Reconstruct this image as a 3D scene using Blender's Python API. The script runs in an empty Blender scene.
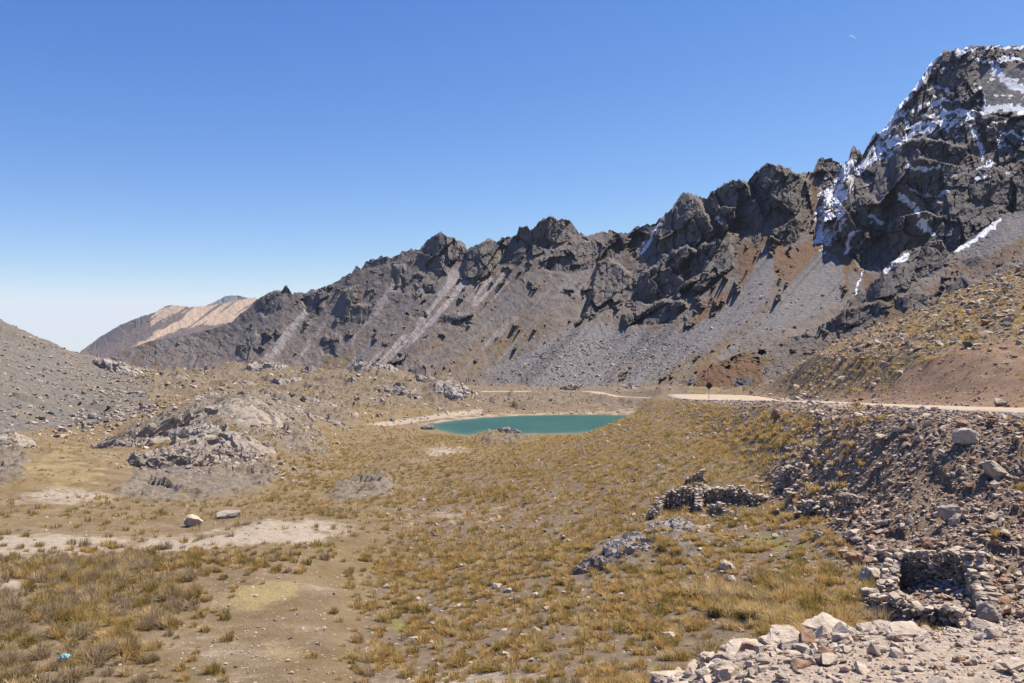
import bpy, bmesh, math, random
import numpy as np
from mathutils import Vector

random.seed(5)
rng = np.random.default_rng(5)
C = bpy.context.scene.collection
D = bpy.data
sc = bpy.context.scene

# ------------------------------------------------------------------ camera, sky, sun, exposure
F = 852.0
CX, CY = 512.0, 341.5
cam = D.cameras.new('camera')
cam.sensor_width = 36.0
cam.lens = F / 1024 * 36.0
cam.clip_start = 0.3
cam.clip_end = 60000.0
camo = D.objects.new('camera', cam)
camo.rotation_euler = (math.radians(90), 0, 0)
C.objects.link(camo)
sc.camera = camo

SUN_AZ, SUN_EL = math.radians(62), math.radians(58)
sdir = Vector((math.sin(SUN_AZ) * math.cos(SUN_EL), math.cos(SUN_AZ) * math.cos(SUN_EL), math.sin(SUN_EL)))
world = D.worlds.new('World')
sc.world = world
world.use_nodes = True
wn = world.node_tree.nodes
wl = world.node_tree.links
sky = wn.new('ShaderNodeTexSky')
sky.sky_type = 'NISHITA'
sky.sun_disc = False
sky.sun_elevation = SUN_EL
sky.sun_rotation = SUN_AZ
sky.altitude = 2500
sky.air_density = 1.0
sky.dust_density = 0.4
sky.ozone_density = 2.0
bg = wn['Background']
bg.inputs['Strength'].default_value = 0.068
# the thin dry air at 4500 m: each colour channel of the sky gets its own contrast
sep = wn.new('ShaderNodeSeparateColor'); comb = wn.new('ShaderNodeCombineColor')
wl.new(sky.outputs[0], sep.inputs[0])
for ch, (gain, power, top) in enumerate(((1.70, 1.5, 0.79), (1.197, 1.153, 0.845), (1.108, 0.65, 0.93))):
    a = wn.new('ShaderNodeMath'); a.operation = 'MULTIPLY'; a.inputs[1].default_value = 0.12
    b = wn.new('ShaderNodeMath'); b.operation = 'POWER'; b.inputs[1].default_value = power
    c = wn.new('ShaderNodeMath'); c.operation = 'MULTIPLY'; c.inputs[1].default_value = gain / 0.12
    d = wn.new('ShaderNodeMath'); d.operation = 'MINIMUM'; d.inputs[1].default_value = top / 0.12
    wl.new(sep.outputs[ch], a.inputs[0]); wl.new(a.outputs[0], b.inputs[0]); wl.new(b.outputs[0], c.inputs[0])
    wl.new(c.outputs[0], d.inputs[0]); wl.new(d.outputs[0], comb.inputs[ch])
wl.new(comb.outputs[0], bg.inputs[0])
sun = D.lights.new('sun', 'SUN')
sun.energy = 5.0
sun.angle = math.radians(0.53)
sun.color = (1.0, 0.91, 0.78)
suno = D.objects.new('sun', sun)
suno.rotation_euler = sdir.to_track_quat('Z', 'Y').to_euler()
C.objects.link(suno)
sc.view_settings.view_transform = 'Standard'
sc.view_settings.look = 'None'
sc.view_settings.exposure = 0.82
sc.view_settings.gamma = 1.0
sc.cycles.max_bounces = 6
sc.cycles.diffuse_bounces = 3
sc.cycles.glossy_bounces = 2
sc.cycles.transmission_bounces = 3
sc.cycles.transparent_max_bounces = 6
sc.cycles.volume_bounces = 0
sc.cycles.use_denoising = True

# ------------------------------------------------------------------ numpy helpers
def hash3(ix, iy, iz, seed=0):
    h = (ix.astype(np.uint32) * np.uint32(374761393) + iy.astype(np.uint32) * np.uint32(668265263)
         + iz.astype(np.uint32) * np.uint32(2147483647) + np.uint32((seed * 144269504 + 12345) & 0xffffffff))
    h = (h ^ (h >> np.uint32(13))) * np.uint32(1274126177)
    h = (h ^ (h >> np.uint32(16))) * np.uint32(2246822519)
    return h ^ (h >> np.uint32(15))

_G = np.array([[1,1,0],[-1,1,0],[1,-1,0],[-1,-1,0],[1,0,1],[-1,0,1],[1,0,-1],[-1,0,-1],[0,1,1],[0,-1,1],[0,1,-1],[0,-1,-1],[1,1,0],[-1,1,0],[0,-1,1],[0,-1,-1]], np.float32)

def perlin(x, y, z=0.0, seed=0):
    x = np.asarray(x, np.float32); y = np.asarray(y, np.float32)
    z = np.zeros_like(x) + np.float32(0.5) if np.isscalar(z) else np.asarray(z, np.float32)
    xi, yi, zi = np.floor(x), np.floor(y), np.floor(z)
    fx, fy, fz = x - xi, y - yi, z - zi
    xi, yi, zi = xi.astype(np.int64), yi.astype(np.int64), zi.astype(np.int64)
    u = fx*fx*fx*(fx*(fx*6-15)+10); v = fy*fy*fy*(fy*(fy*6-15)+10); w = fz*fz*fz*(fz*(fz*6-15)+10)
    out = np.zeros_like(x)
    for dx in (0, 1):
        for dy in (0, 1):
            for dz in (0, 1):
                g = _G[hash3(xi+dx, yi+dy, zi+dz, seed) & np.uint32(15)]
                d = g[..., 0]*(fx-dx) + g[..., 1]*(fy-dy) + g[..., 2]*(fz-dz)
                out += d * (u if dx else 1-u) * (v if dy else 1-v) * (w if dz else 1-w)
    return out

def fbm(x, y, z=0.0, octv=5, gain=0.5, seed=0):
    a, s, t = 1.0, 0.0, 0.0
    for k in range(octv):
        s = s + a * perlin(x * 2**k, y * 2**k, z if np.isscalar(z) else z * 2**k, seed + k)
        t += a; a *= gain
    return s / t

def ridged(x, y, z=0.0, octv=5, gain=0.5, seed=0):
    a, s, t = 1.0, 0.0, 0.0
    for k in range(octv):
        s = s + a * (1 - np.abs(perlin(x * 2**k, y * 2**k, z if np.isscalar(z) else z * 2**k, seed + k)) * 2)
        t += a; a *= gain
    return s / t

def blocky(x, y, seed=0, tilt=0.9):
    """angular broken-rock relief: every Worley cell is a tilted facet at its own height; value about -0.5..0.5"""
    x = np.asarray(x, np.float32); y = np.asarray(y, np.float32)
    xi, yi = np.floor(x).astype(np.int64), np.floor(y).astype(np.int64)
    best = np.full(x.shape, 9.0, np.float32); val = np.zeros_like(x)
    zz = np.zeros_like(xi)
    for dx in (-1, 0, 1):
        for dy in (-1, 0, 1):
            h = hash3(xi+dx, yi+dy, zz, seed)
            rx = (h & np.uint32(255)).astype(np.float32)/255; ry = ((h >> np.uint32(8)) & np.uint32(255)).astype(np.float32)/255
            rh = ((h >> np.uint32(16)) & np.uint32(255)).astype(np.float32)/255
            h2 = hash3(xi+dx, yi+dy, zz+7, seed)
            tx = (h2 & np.uint32(255)).astype(np.float32)/255-0.5; ty = ((h2 >> np.uint32(8)) & np.uint32(255)).astype(np.float32)/255-0.5
            px, py = x-(xi+dx+rx), y-(yi+dy+ry)
            d = px*px+py*py
            m = d < best
            best = np.where(m, d, best)
            val = np.where(m, (rh-0.5)+tilt*(px*tx+py*ty)*2, val)
    return val

def sstep(a, b, x):
    t = np.clip((x-a)/(b-a), 0, 1)
    return t*t*(3-2*t)

def poly_sdf(x, y, poly, margin=40.0):
    """signed distance to a polygon (negative inside), clipped to margin away from it"""
    P = np.array(poly, np.float32)
    sh = x.shape
    xf, yf = x.ravel(), y.ravel()
    out = np.full(xf.shape, margin, np.float32)
    m = (xf > P[:, 0].min()-margin) & (xf < P[:, 0].max()+margin) & (yf > P[:, 1].min()-margin) & (yf < P[:, 1].max()+margin)
    xs, ys = xf[m], yf[m]
    if xs.size == 0:
        return out.reshape(sh)
    d2 = np.full(xs.shape, 1e12, np.float32); ins = np.zeros(xs.shape, bool)
    for i in range(len(P)):
        a, b = P[i], P[(i+1) % len(P)]
        ex, ey = b-a
        wx, wy = xs-a[0], ys-a[1]
        t = np.clip((wx*ex+wy*ey)/max(ex*ex+ey*ey, 1e-9), 0, 1)
        d2 = np.minimum(d2, (wx-ex*t)**2+(wy-ey*t)**2)
        if a[1] != b[1]:
            ins ^= ((a[1] > ys) != (b[1] > ys)) & (xs < (b[0]-a[0])*(ys-a[1])/(b[1]-a[1])+a[0])
    d = np.sqrt(d2); d[ins] *= -1
    out[m] = np.minimum(d, margin)
    return out.reshape(sh)

def line_dist(x, y, pts, margin=60.0):
    P = np.array(pts, np.float32)
    d2 = np.full(x.shape, margin*margin, np.float32)
    for a, b in zip(P[:-1], P[1:]):
        ex, ey = b[0]-a[0], b[1]-a[1]
        wx, wy = x-a[0], y-a[1]
        t = np.clip((wx*ex+wy*ey)/max(ex*ex+ey*ey, 1e-9), 0, 1)
        d2 = np.minimum(d2, (wx-ex*t)**2+(wy-ey*t)**2)
    return np.sqrt(d2)

def pix(px, py, d):
    return np.array(((px-CX)/F*d, d, -(py-CY)/F*d))

# ------------------------------------------------------------------ mesh and object helpers
def mesh_from(name, verts, faces, mats=(), matidx=None, smooth=False):
    me = D.meshes.new(name)
    verts = np.ascontiguousarray(verts, np.float32); faces = np.ascontiguousarray(faces, np.int32)
    k = faces.shape[1]
    me.vertices.add(len(verts)); me.vertices.foreach_set('co', verts.ravel())
    me.loops.add(faces.size); me.loops.foreach_set('vertex_index', faces.ravel())
    me.polygons.add(len(faces))
    me.polygons.foreach_set('loop_start', np.arange(0, faces.size, k, dtype=np.int32))
    for m in mats:
        me.materials.append(m)
    if matidx is not None:
        me.polygons.foreach_set('material_index', np.ascontiguousarray(matidx, np.int32))
    me.polygons.foreach_set('use_smooth', np.full(len(faces), smooth, dtype=bool))
    me.update(calc_edges=True)
    return me

def grid_faces(nr, nc):
    i = np.arange(nr-1)[:, None]*nc + np.arange(nc-1)[None, :]
    return np.stack([i, i+1, i+nc+1, i+nc], -1).reshape(-1, 4)

def color_attr(me, name, cols):
    a = me.attributes.new(name, 'FLOAT_COLOR', 'POINT')
    a.data.foreach_set('color', np.ascontiguousarray(cols, np.float32).ravel())

def link(name, me, label=None, cat=None, group=None, kind=None, parent=None):
    o = D.objects.new(name, me); C.objects.link(o)
    tag(o, label, cat, group, kind)
    if parent is not None:
        o.parent = parent
    return o

def tag(o, label=None, cat=None, group=None, kind=None):
    if label: o['label'] = label
    if cat: o['category'] = cat
    if group: o['group'] = group
    if kind or cat: o['kind'] = kind or 'thing'
    return o

def empty(name, loc, label, cat, rz=0.0, group=None):
    o = D.objects.new(name, None); C.objects.link(o)
    o.location = loc; o.rotation_euler = (0, 0, rz); o.empty_display_size = 0.3
    return tag(o, label, cat, group)

# ------------------------------------------------------------------ materials
def lin(r, g, b):
    f = lambda c: (c/255/12.92) if c/255 <= 0.04045 else ((c/255+0.055)/1.055)**2.4
    return (f(r), f(g), f(b), 1.0)

class NT:
    def __init__(self, name):
        self.m = D.materials.new(name); self.m.use_nodes = True
        self.t = self.m.node_tree; self.n = self.t.nodes; self.l = self.t.links
        self.bsdf = self.n['Principled BSDF']
        self.bsdf.inputs['Specular IOR Level'].default_value = 0.15
        self.bsdf.inputs['Roughness'].default_value = 0.95
        self.geo = self.n.new('ShaderNodeNewGeometry')
        self.co = self.geo.outputs['Position']
    def set(self, sock, v):
        if hasattr(v, 'links'): self.l.new(v, sock)
        else: sock.default_value = v
    def noise(self, scale, detail=6, rough=0.6, co=None, dist=0.0):
        nd = self.n.new('ShaderNodeTexNoise'); nd.inputs['Scale'].default_value = scale
        nd.inputs['Detail'].default_value = detail; nd.inputs['Roughness'].default_value = rough
        nd.inputs['Distortion'].default_value = dist
        self.l.new(co or self.co, nd.inputs['Vector'])
        return nd.outputs['Fac']
    def vor(self, scale, out='Distance', co=None):
        nd = self.n.new('ShaderNodeTexVoronoi'); nd.inputs['Scale'].default_value = scale
        self.l.new(co or self.co, nd.inputs['Vector'])
        return nd.outputs[out]
    def ramp(self, f, a, b, lo=0.0, hi=1.0):
        nd = self.n.new('ShaderNodeMapRange'); nd.inputs['From Min'].default_value = a; nd.inputs['From Max'].default_value = b
        nd.inputs['To Min'].default_value = lo; nd.inputs['To Max'].default_value = hi
        self.set(nd.inputs['Value'], f); return nd.outputs['Result']
    def mix(self, f, a, b, mode='MIX'):
        nd = self.n.new('ShaderNodeMix'); nd.data_type = 'RGBA'; nd.blend_type = mode
        self.set(nd.inputs[0], f); self.set(nd.inputs[6], a); self.set(nd.inputs[7], b)
        return nd.outputs[2]
    def math(self, op, a, b=0.0):
        nd = self.n.new('ShaderNodeMath'); nd.operation = op
        self.set(nd.inputs[0], a); self.set(nd.inputs[1], b); return nd.outputs[0]
    def attr(self, name):
        nd = self.n.new('ShaderNodeAttribute'); nd.attribute_name = name
        sp = self.n.new('ShaderNodeSeparateColor'); self.l.new(nd.outputs['Color'], sp.inputs[0])
        return sp.outputs[0], sp.outputs[1], sp.outputs[2], nd.outputs['Alpha']
    def bump(self, h, strength, dist):
        nd = self.n.new('ShaderNodeBump'); nd.inputs['Strength'].default_value = strength
        nd.inputs['Distance'].default_value = dist
        self.l.new(h, nd.inputs['Height']); self.l.new(nd.outputs[0], self.bsdf.inputs['Normal'])
    def color(self, c, k=0.8):
        if hasattr(c, 'links'):
            c = self.mix(1.0, c, (k, k, k, 1), 'MULTIPLY')
        self.set(self.bsdf.inputs['Base Color'], c)

def scaled(c, k):
    return (c[0]*k, c[1]*k, c[2]*k, 1.0)

# ground: soil, bedrock, scree, pale gravel, rubble earth, red-brown cut, yellow turf, green turf, beach
def ground_material():
    t = NT('ground_earth')
    rock, scree, pale, rubble = t.attr('zone_a')
    cut, yellow, green, gravel = t.attr('zone_b')
    n1 = t.noise(0.35, 10, 0.65); n2 = t.noise(2.3, 8, 0.7); n3 = t.noise(0.07, 8, 0.6); n4 = t.noise(9.0, 4, 0.7)
    soil = t.mix(t.ramp(n1, 0.38, 0.62), (0.185, 0.133, 0.072, 1), (0.265, 0.20, 0.125, 1))
    soil = t.mix(t.ramp(n2, 0.52, 0.68), soil, (0.19, 0.142, 0.058, 1))
    soil = t.mix(t.ramp(n3, 0.52, 0.66, 0, 0.55), soil, (0.225, 0.162, 0.07, 1))
    c = soil
    nn = t.math('ADD', t.math('MULTIPLY', n1, 0.65), t.math('MULTIPLY', n2, 0.35))
    def edge(m, k=1.1):           # zone borders broken up by noise
        return t.ramp(t.math('ADD', m, t.math('MULTIPLY', t.math('SUBTRACT', nn, 0.5), k*2)), 0.36, 0.66)
    earth = t.attr('zone_c')[0]
    c = t.mix(edge(earth), c, t.mix(t.ramp(n2, 0.32, 0.68), (0.145, 0.107, 0.07, 1), (0.25, 0.19, 0.13, 1)))
    palec = t.mix(t.ramp(n2, 0.3, 0.7), (0.34, 0.27, 0.20, 1), (0.46, 0.395, 0.32, 1))
    c = t.mix(edge(pale), c, palec)
    c = t.mix(edge(yellow), c, t.mix(n2, (0.30, 0.235, 0.10, 1), (0.36, 0.28, 0.15, 1)))
    c = t.mix(edge(green), c, t.mix(n2, (0.17, 0.18, 0.045, 1), (0.26, 0.22, 0.085, 1)))
    c = t.mix(edge(cut), c, t.mix(t.ramp(n1, 0.35, 0.65), (0.24, 0.15, 0.095, 1), (0.32, 0.22, 0.15, 1)))
    c = t.mix(edge(rubble), c, t.mix(t.ramp(n2, 0.35, 0.65), (0.22, 0.15, 0.10, 1), (0.32, 0.24, 0.17, 1)))
    screec = t.mix(t.ramp(n1, 0.3, 0.7), (0.125, 0.113, 0.10, 1), (0.205, 0.188, 0.168, 1))
    screec = t.mix(t.ramp(n3, 0.52, 0.64, 0, 0.65), screec, (0.20, 0.155, 0.105, 1))
    c = t.mix(edge(scree), c, screec)
    rockc = t.mix(t.ramp(n2, 0.35, 0.65), (0.165, 0.136, 0.108, 1), (0.30, 0.252, 0.205, 1))
    rockc = t.mix(t.ramp(n1, 0.52, 0.62, 0, 0.8), rockc, (0.17, 0.128, 0.08, 1))
    rockc = t.mix(t.ramp(t.noise(0.8, 7, 0.75), 0.5, 0.38, 0, 0.75), rockc, (0.085, 0.075, 0.066, 1))
    c = t.mix(edge(rock), c, rockc)
    gravc = t.mix(t.ramp(n4, 0.35, 0.65), (0.40, 0.31, 0.235, 1), (0.58, 0.48, 0.385, 1))
    c = t.mix(edge(gravel), c, gravc)
    sp = t.vor(3.2, 'Color')
    s1 = t.n.new('ShaderNodeSeparateColor'); t.l.new(sp, s1.inputs[0])
    c = t.mix(t.math('MULTIPLY', t.ramp(s1.outputs[0], 0.90, 0.93), t.ramp(t.vor(3.2), 0.28, 0.2)), c, (0.46, 0.41, 0.35, 1))
    t.color(c)
    h = t.math('ADD', t.math('MULTIPLY', n2, 0.35), t.math('MULTIPLY', n4, 0.12))
    t.bump(h, 0.9, 0.55)
    return t.m

def mountain_material(name, rock_a, rock_b, slope_a, slope_b, scree_c, pale_c, unit):
    t = NT(name)
    rock, scree, pale, snow = t.attr('zone_a')
    rusty, grass, dark, tanc = t.attr('zone_b')
    n1 = t.noise(0.05/unit, 9, 0.65); n2 = t.noise(0.35/unit, 7, 0.7); n3 = t.noise(0.016/unit, 6, 0.6)
    def edge(m, k=0.5, n=n2):
        return t.ramp(t.math('ADD', m, t.math('MULTIPLY', t.math('SUBTRACT', n, 0.5), k*2)), 0.36, 0.64)
    c = t.mix(t.ramp(n1, 0.36, 0.64), slope_a, slope_b)
    c = t.mix(t.ramp(n2, 0.56, 0.66, 0, 0.55), c, scaled(rock_b, 1.1))
    c = t.mix(edge(tanc), c, (0.50, 0.37, 0.265, 1))
    c = t.mix(edge(grass), c, t.mix(n2, (0.15, 0.105, 0.052, 1), (0.22, 0.16, 0.085, 1)))
    c = t.mix(edge(rusty), c, t.mix(n2, (0.15, 0.085, 0.045, 1), (0.21, 0.13, 0.075, 1)))
    c = t.mix(edge(scree, 0.3), c, t.mix(t.ramp(n2, 0.3, 0.7), scaled(scree_c, 0.72), scaled(scree_c, 1.22)))
    c = t.mix(t.math('MULTIPLY', dark, 0.6), c, scaled(scree_c, 0.42))
    c = t.mix(edge(pale, 0.35), c, t.mix(n2, scaled(pale_c, 0.85), scaled(pale_c, 1.15)))
    rc = t.mix(t.ramp(n1, 0.35, 0.65), rock_a, rock_b)
    rc = t.mix(t.ramp(n2, 0.52, 0.7, 0, 0.75), rc, scaled(rock_b, 1.5))
    rc = t.mix(t.ramp(n3, 0.55, 0.66, 0, 0.45), rc, (0.16, 0.105, 0.065, 1))
    c = t.mix(edge(rock), c, rc)
    c = t.mix(edge(snow, 0.55), c, (0.84, 0.86, 0.90, 1))
    t.color(c)
    t.bump(t.math('ADD', n2, t.math('MULTIPLY', n1, 2.0)), 0.75, 1.6*unit)
    return t.m

def simple_rock(name, a, b, stain, scale=3.0):
    t = NT(name)
    oi = t.n.new('ShaderNodeObjectInfo')
    tc = t.n.new('ShaderNodeTexCoord')
    n1 = t.noise(scale, 8, 0.65); n2 = t.noise(scale*5, 5, 0.7)
    c = t.mix(t.ramp(n1, 0.35, 0.65), a, b)
    c = t.mix(t.ramp(n2, 0.55, 0.68, 0, 0.6), c, stain)
    c = t.mix(t.ramp(n2, 0.32, 0.42, 0.45, 0), c, scaled(a, 0.6))
    t.color(c, 0.95); t.bump(n2, 0.6, 0.25/scale)
    return t.m

M_STONE = [
    simple_rock('stone_cream', (0.38, 0.31, 0.24, 1), (0.56, 0.475, 0.385, 1), (0.33, 0.21, 0.13, 1), 4),
    simple_rock('stone_grey', (0.28, 0.23, 0.185, 1), (0.45, 0.385, 0.315, 1), (0.24, 0.165, 0.11, 1), 4),
    simple_rock('stone_rust', (0.26, 0.15, 0.095, 1), (0.38, 0.25, 0.17, 1), (0.42, 0.33, 0.25, 1), 4),
    simple_rock('stone_dark', (0.10, 0.092, 0.088, 1), (0.18, 0.165, 0.155, 1), (0.21, 0.18, 0.15, 1), 4),
]
STONE_WORD = ['cream', 'grey', 'rust-brown', 'dark grey']
M_OUT = simple_rock('outcrop_grey', (0.215, 0.18, 0.145, 1), (0.39, 0.335, 0.275, 1), (0.20, 0.155, 0.115, 1), 0.9)
M_OUTPALE = simple_rock('outcrop_pale', (0.27, 0.235, 0.2, 1), (0.41, 0.37, 0.325, 1), (0.24, 0.18, 0.14, 1), 0.9)
M_WALL = simple_rock('wall_stone', (0.17, 0.14, 0.115, 1), (0.36, 0.31, 0.26, 1), (0.24, 0.16, 0.11, 1), 3.0)

def grass_material(name, tip, base):
    t = NT(name)
    at = t.n.new('ShaderNodeAttribute'); at.attribute_name = 'along'
    n = t.noise(0.9, 5, 0.7); n2 = t.noise(14.0, 2, 0.6)
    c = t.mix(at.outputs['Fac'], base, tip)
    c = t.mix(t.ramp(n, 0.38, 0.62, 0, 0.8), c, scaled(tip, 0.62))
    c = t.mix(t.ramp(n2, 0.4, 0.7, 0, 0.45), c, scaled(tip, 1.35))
    t.color(c)
    tr = t.n.new('ShaderNodeBsdfTranslucent'); t.set(tr.inputs[0], c)
    mx = t.n.new('ShaderNodeMixShader'); mx.inputs[0].default_value = 0.38
    t.l.new(t.bsdf.outputs[0], mx.inputs[1]); t.l.new(tr.outputs[0], mx.inputs[2])
    t.l.new(mx.outputs[0], t.n['Material Output'].inputs[0])
    return t.m

M_GRASS = [
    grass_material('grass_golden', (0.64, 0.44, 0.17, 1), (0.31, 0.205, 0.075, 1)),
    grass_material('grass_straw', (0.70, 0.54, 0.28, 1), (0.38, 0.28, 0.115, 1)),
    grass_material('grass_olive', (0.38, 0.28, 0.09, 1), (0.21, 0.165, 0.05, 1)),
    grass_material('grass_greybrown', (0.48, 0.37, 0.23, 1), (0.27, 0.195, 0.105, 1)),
]
GRASS_WORD = ['golden', 'pale straw', 'olive', 'grey-brown']

# ------------------------------------------------------------------ ground height from control points (azimuth column, distance)
COLS = {
 -300: [(2.2,1065),(5,900),(12,780),(25,690),(34,600),(58,520),(90,466),(130,440),(180,400),(260,330),(330,265),(450,210),(700,220),(1500,280),(6000,330)],
 -120: [(2.2,1065),(5,920),(12,780),(25.5,686),(35,600),(60,520),(95,462),(140,438),(185,412),(240,360),(320,302),(400,290),(600,305),(1500,330),(6000,342)],
 0: [(2.2,1065),(5,930),(12,785),(25.5,683),(35,600),(60,520),(95,460),(140,437),(180,416),(225,383),(280,350),(345,321),(420,328),(600,350),(1500,364),(6000,368)],
 60: [(25.5,683),(36,600),(62,520),(97,461),(140,441),(190,421),(230,402),(285,370),(345,348),(420,354),(600,362),(1500,368),(6000,370)],
 112: [(26,683),(37,600),(63,520),(100,462),(140,446),(185,424),(225,410),(290,386),(350,369),(400,363),(470,366),(700,367),(1500,370),(6000,372)],
 155: [(26,683),(38,600),(64,520),(102,468),(128,443),(160,424),(200,413),(250,403),(320,386),(400,374),(500,373),(700,371),(1500,372),(6000,374)],
 256: [(2.2,1065),(5,940),(12,800),(26,683),(38,600),(64,520),(100,472),(128,432),(155,403),(172,404),(205,414),(280,400),(350,383),(420,371),(520,373),(700,374),(1500,374),(6000,374)],
 330: [(26,683),(39,600),(66,520),(104,478),(140,449),(165,432),(200,423),(280,405),(350,387),(430,374),(520,377),(700,376),(1500,365),(6000,347)],
 400: [(12,810),(26,690),(41,600),(68,520),(118,462),(160,440),(200,431),(238,426),(280,412),(330,397),(390,380),(470,383),(700,384),(1500,372),(6000,348)],
 470: [(2.2,1065),(5,940),(12,810),(25,690),(40,600),(68,520),(118,462),(160,445),(190,439),(219,437),(250,430),(280,413.5),(320,405),(375,394),(430,387),(520,388),(900,384),(6000,350)],
 560: [(12,770),(22,695),(38,600),(63,520),(105,464),(150,441),(190,438),(217,437),(250,430),(280,413.5),(330,404),(385,392.5),(430,390),(600,391)],
 600: [(12,750),(22,692),(37.5,600),(60,520),(95,462),(140,430.5),(185,437),(220,437),(250,430),(280,414),(330,402.5),(385,392),(430,390)],
 640: [(2.2,1065),(5,930),(9.5,760),(13,705),(17,706),(22,690),(37,600),(57,520),(88,462),(120,427),(150,412),(180,418),(215,419),(250,414),(290,404),(340,397),(400,391),(600,391)],
 700: [(2.2,1065),(5,900),(8.5,745),(12.3,668),(15.5,688),(20,690),(26,662),(35,600),(53,520),(64,486),(80,456),(110,425),(140,402),(152,399),(168,395),(188,394.6),(225,396.6),(250,399.5),(300,398),(360,391.5),(430,388)],
 768: [(2.2,1065),(5,895),(8.5,735),(13,648),(16,680),(20,684),(25,660),(34,600),(50,520),(66,468),(85,432),(108,404.5),(116,401),(131,387),(150,378),(178,384),(220,391),(330,389),(430,390)],
 830: [(5,893),(8.5,733),(13.6,640),(17,690),(22,678),(27,634),(32,605),(46,520),(58,458),(67,426),(74,411),(80,405),(86,402),(100,386),(124,362),(152,347),(185,354),(240,368),(330,380),(430,390)],
 900: [(2.2,1065),(5,890),(8.5,730),(14,633),(17.5,690),(22,670),(27,630),(32.5,606),(34.5,590),(41,517),(46,466),(51,428),(56,411),(60,406.5),(65,403.5),(76,380),(99,347),(130,326),(158,318),(195,328),(260,345),(430,370)],
 1024: [(2.2,1065),(5,888),(8.5,730),(14,628),(17,682),(22,660),(26,636),(30,604),(34,555),(37.5,502),(41,452),(44,422),(46.5,411),(50.5,404),(56,390),(70,350),(91,312),(121,282),(152,265),(195,274),(260,300),(430,330)],
 1150: [(14,632),(17,684),(22,652),(30,570),(36,488),(39.5,440),(42.5,416),(45,409),(48.5,404.5),(57,372),(76,315),(108,265),(148,240),(195,252),(260,290),(430,330)],
 1320: [(2.2,1065),(5,890),(8.5,735),(14,640),(17,690),(24,640),(32,530),(38,450),(42,410),(46.5,405),(55,370),(76,300),(108,250),(148,225),(195,240),(260,280),(430,330),(1500,345),(6000,345)],
}
FAR = {560: [(1500,380),(6000,352)], 640: [(1500,380),(6000,352)], 768: [(900,385),(6000,352)], 900: [(900,375),(6000,352)], 1024: [(900,350),(6000,350)]}
cp = np.array([(px/78.0, math.log(d)*3.4, py) for px, L in list(COLS.items()) for d, py in L]
              + [(px/78.0, math.log(d)*3.4, py) for px, L in FAR.items() for d, py in L], np.float64)

def tps_k(r2):
    return 0.5*r2*np.log(r2+1e-9)

_n = len(cp)
_A = np.zeros((_n+3, _n+3)); _d2 = ((cp[:, None, :2]-cp[None, :, :2])**2).sum(-1)
_A[:_n, :_n] = tps_k(_d2)+np.eye(_n)*0.02
_A[:_n, _n] = 1; _A[:_n, _n+1:_n+3] = cp[:, :2]; _A[_n:, :_n] = _A[:_n, _n:].T
_w = np.linalg.solve(_A, np.concatenate([cp[:, 2], np.zeros(3)]))
_wf = _w.astype(np.float32); cpf = cp.astype(np.float32)

def ground_py(px, d):
    """picture row of the bare ground in azimuth column px at distance d"""
    u = np.asarray(px, np.float32).ravel()/np.float32(78); v = np.log(np.asarray(d, np.float32)).ravel()*np.float32(3.4)
    out = np.empty(u.shape, np.float32)
    for s in range(0, len(u), 60000):
        uu, vv = u[s:s+60000, None], v[s:s+60000, None]
        r2 = (uu-cpf[None, :, 0])**2+(vv-cpf[None, :, 1])**2
        out[s:s+60000] = (0.5*r2*np.log(r2+np.float32(1e-9))) @ _wf[:_n] + _wf[_n] + _wf[_n+1]*uu[:, 0] + _wf[_n+2]*vv[:, 0]
    return out.reshape(np.shape(px))

# the road: centre line (px, py, distance, half width)
ROADP = [(1400,410,44,3.2),(1150,408.5,46,3.3),(1024,408.8,48,3.3),(960,407,53,3.2),(900,404.8,62,2.6),(845,402.6,77,2.3),(800,400.8,96,3.0),(768,400.4,114,3.6),
         (744,400.0,132,5.5),(724,398.4,149,8.5),(706,395.0,168,8.0),(692,394.4,192,4.5),(685,396.4,228,2.6),(676,398.0,266,2.4),(660,398.0,308,2.4),(640,397.4,342,2.4),(618,396.4,366,2.6),(603,394.2,384,3.5),(589,391.8,399,4.5),
         (565,391.2,398,3.4),(540,391.1,396,3.2),(510,391.2,390,3.2),(480,391.2,382,3.2),(455,392.0,372,3.0)]
_rw = np.array([(*pix(a, b, c), h) for a, b, c, h in ROADP])
def _resample(P, step=1.5):
    out = []
    n = len(P)
    for i in range(n-1):
        p0, p1, p2, p3 = P[max(i-1, 0)], P[i], P[i+1], P[min(i+2, n-1)]
        L = np.linalg.norm((p2-p1)[:3]); k = max(2, int(L/step))
        for j in range(k):
            t = j/k
            out.append(0.5*((2*p1)+(-p0+p2)*t+(2*p0-5*p1+4*p2-p3)*t*t+(-p0+3*p1-3*p2+p3)*t**3))
    out.append(P[-1])
    return np.array(out)
ROAD = _resample(_rw)
ROAD[:, 3] = np.clip(ROAD[:, 3], 1.8, 9)

LAKE_Z = -24.0
LAKE_PX = [(428,424.5),(450,421),(480,417.8),(520,415.6),(560,414.7),(600,414.6),(630,415.0),(648,416.2),(648,420),(626,425),(602,430),(575,433),(545,433.5),(515,433.2),(500,431),(488,431),(478,433.5),(468,435.2),(455,434),(442,431),(430,428)]
LAKE = np.array([pix(a, b, -LAKE_Z*F/(b-CY))[:2] for a, b in LAKE_PX])

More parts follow.
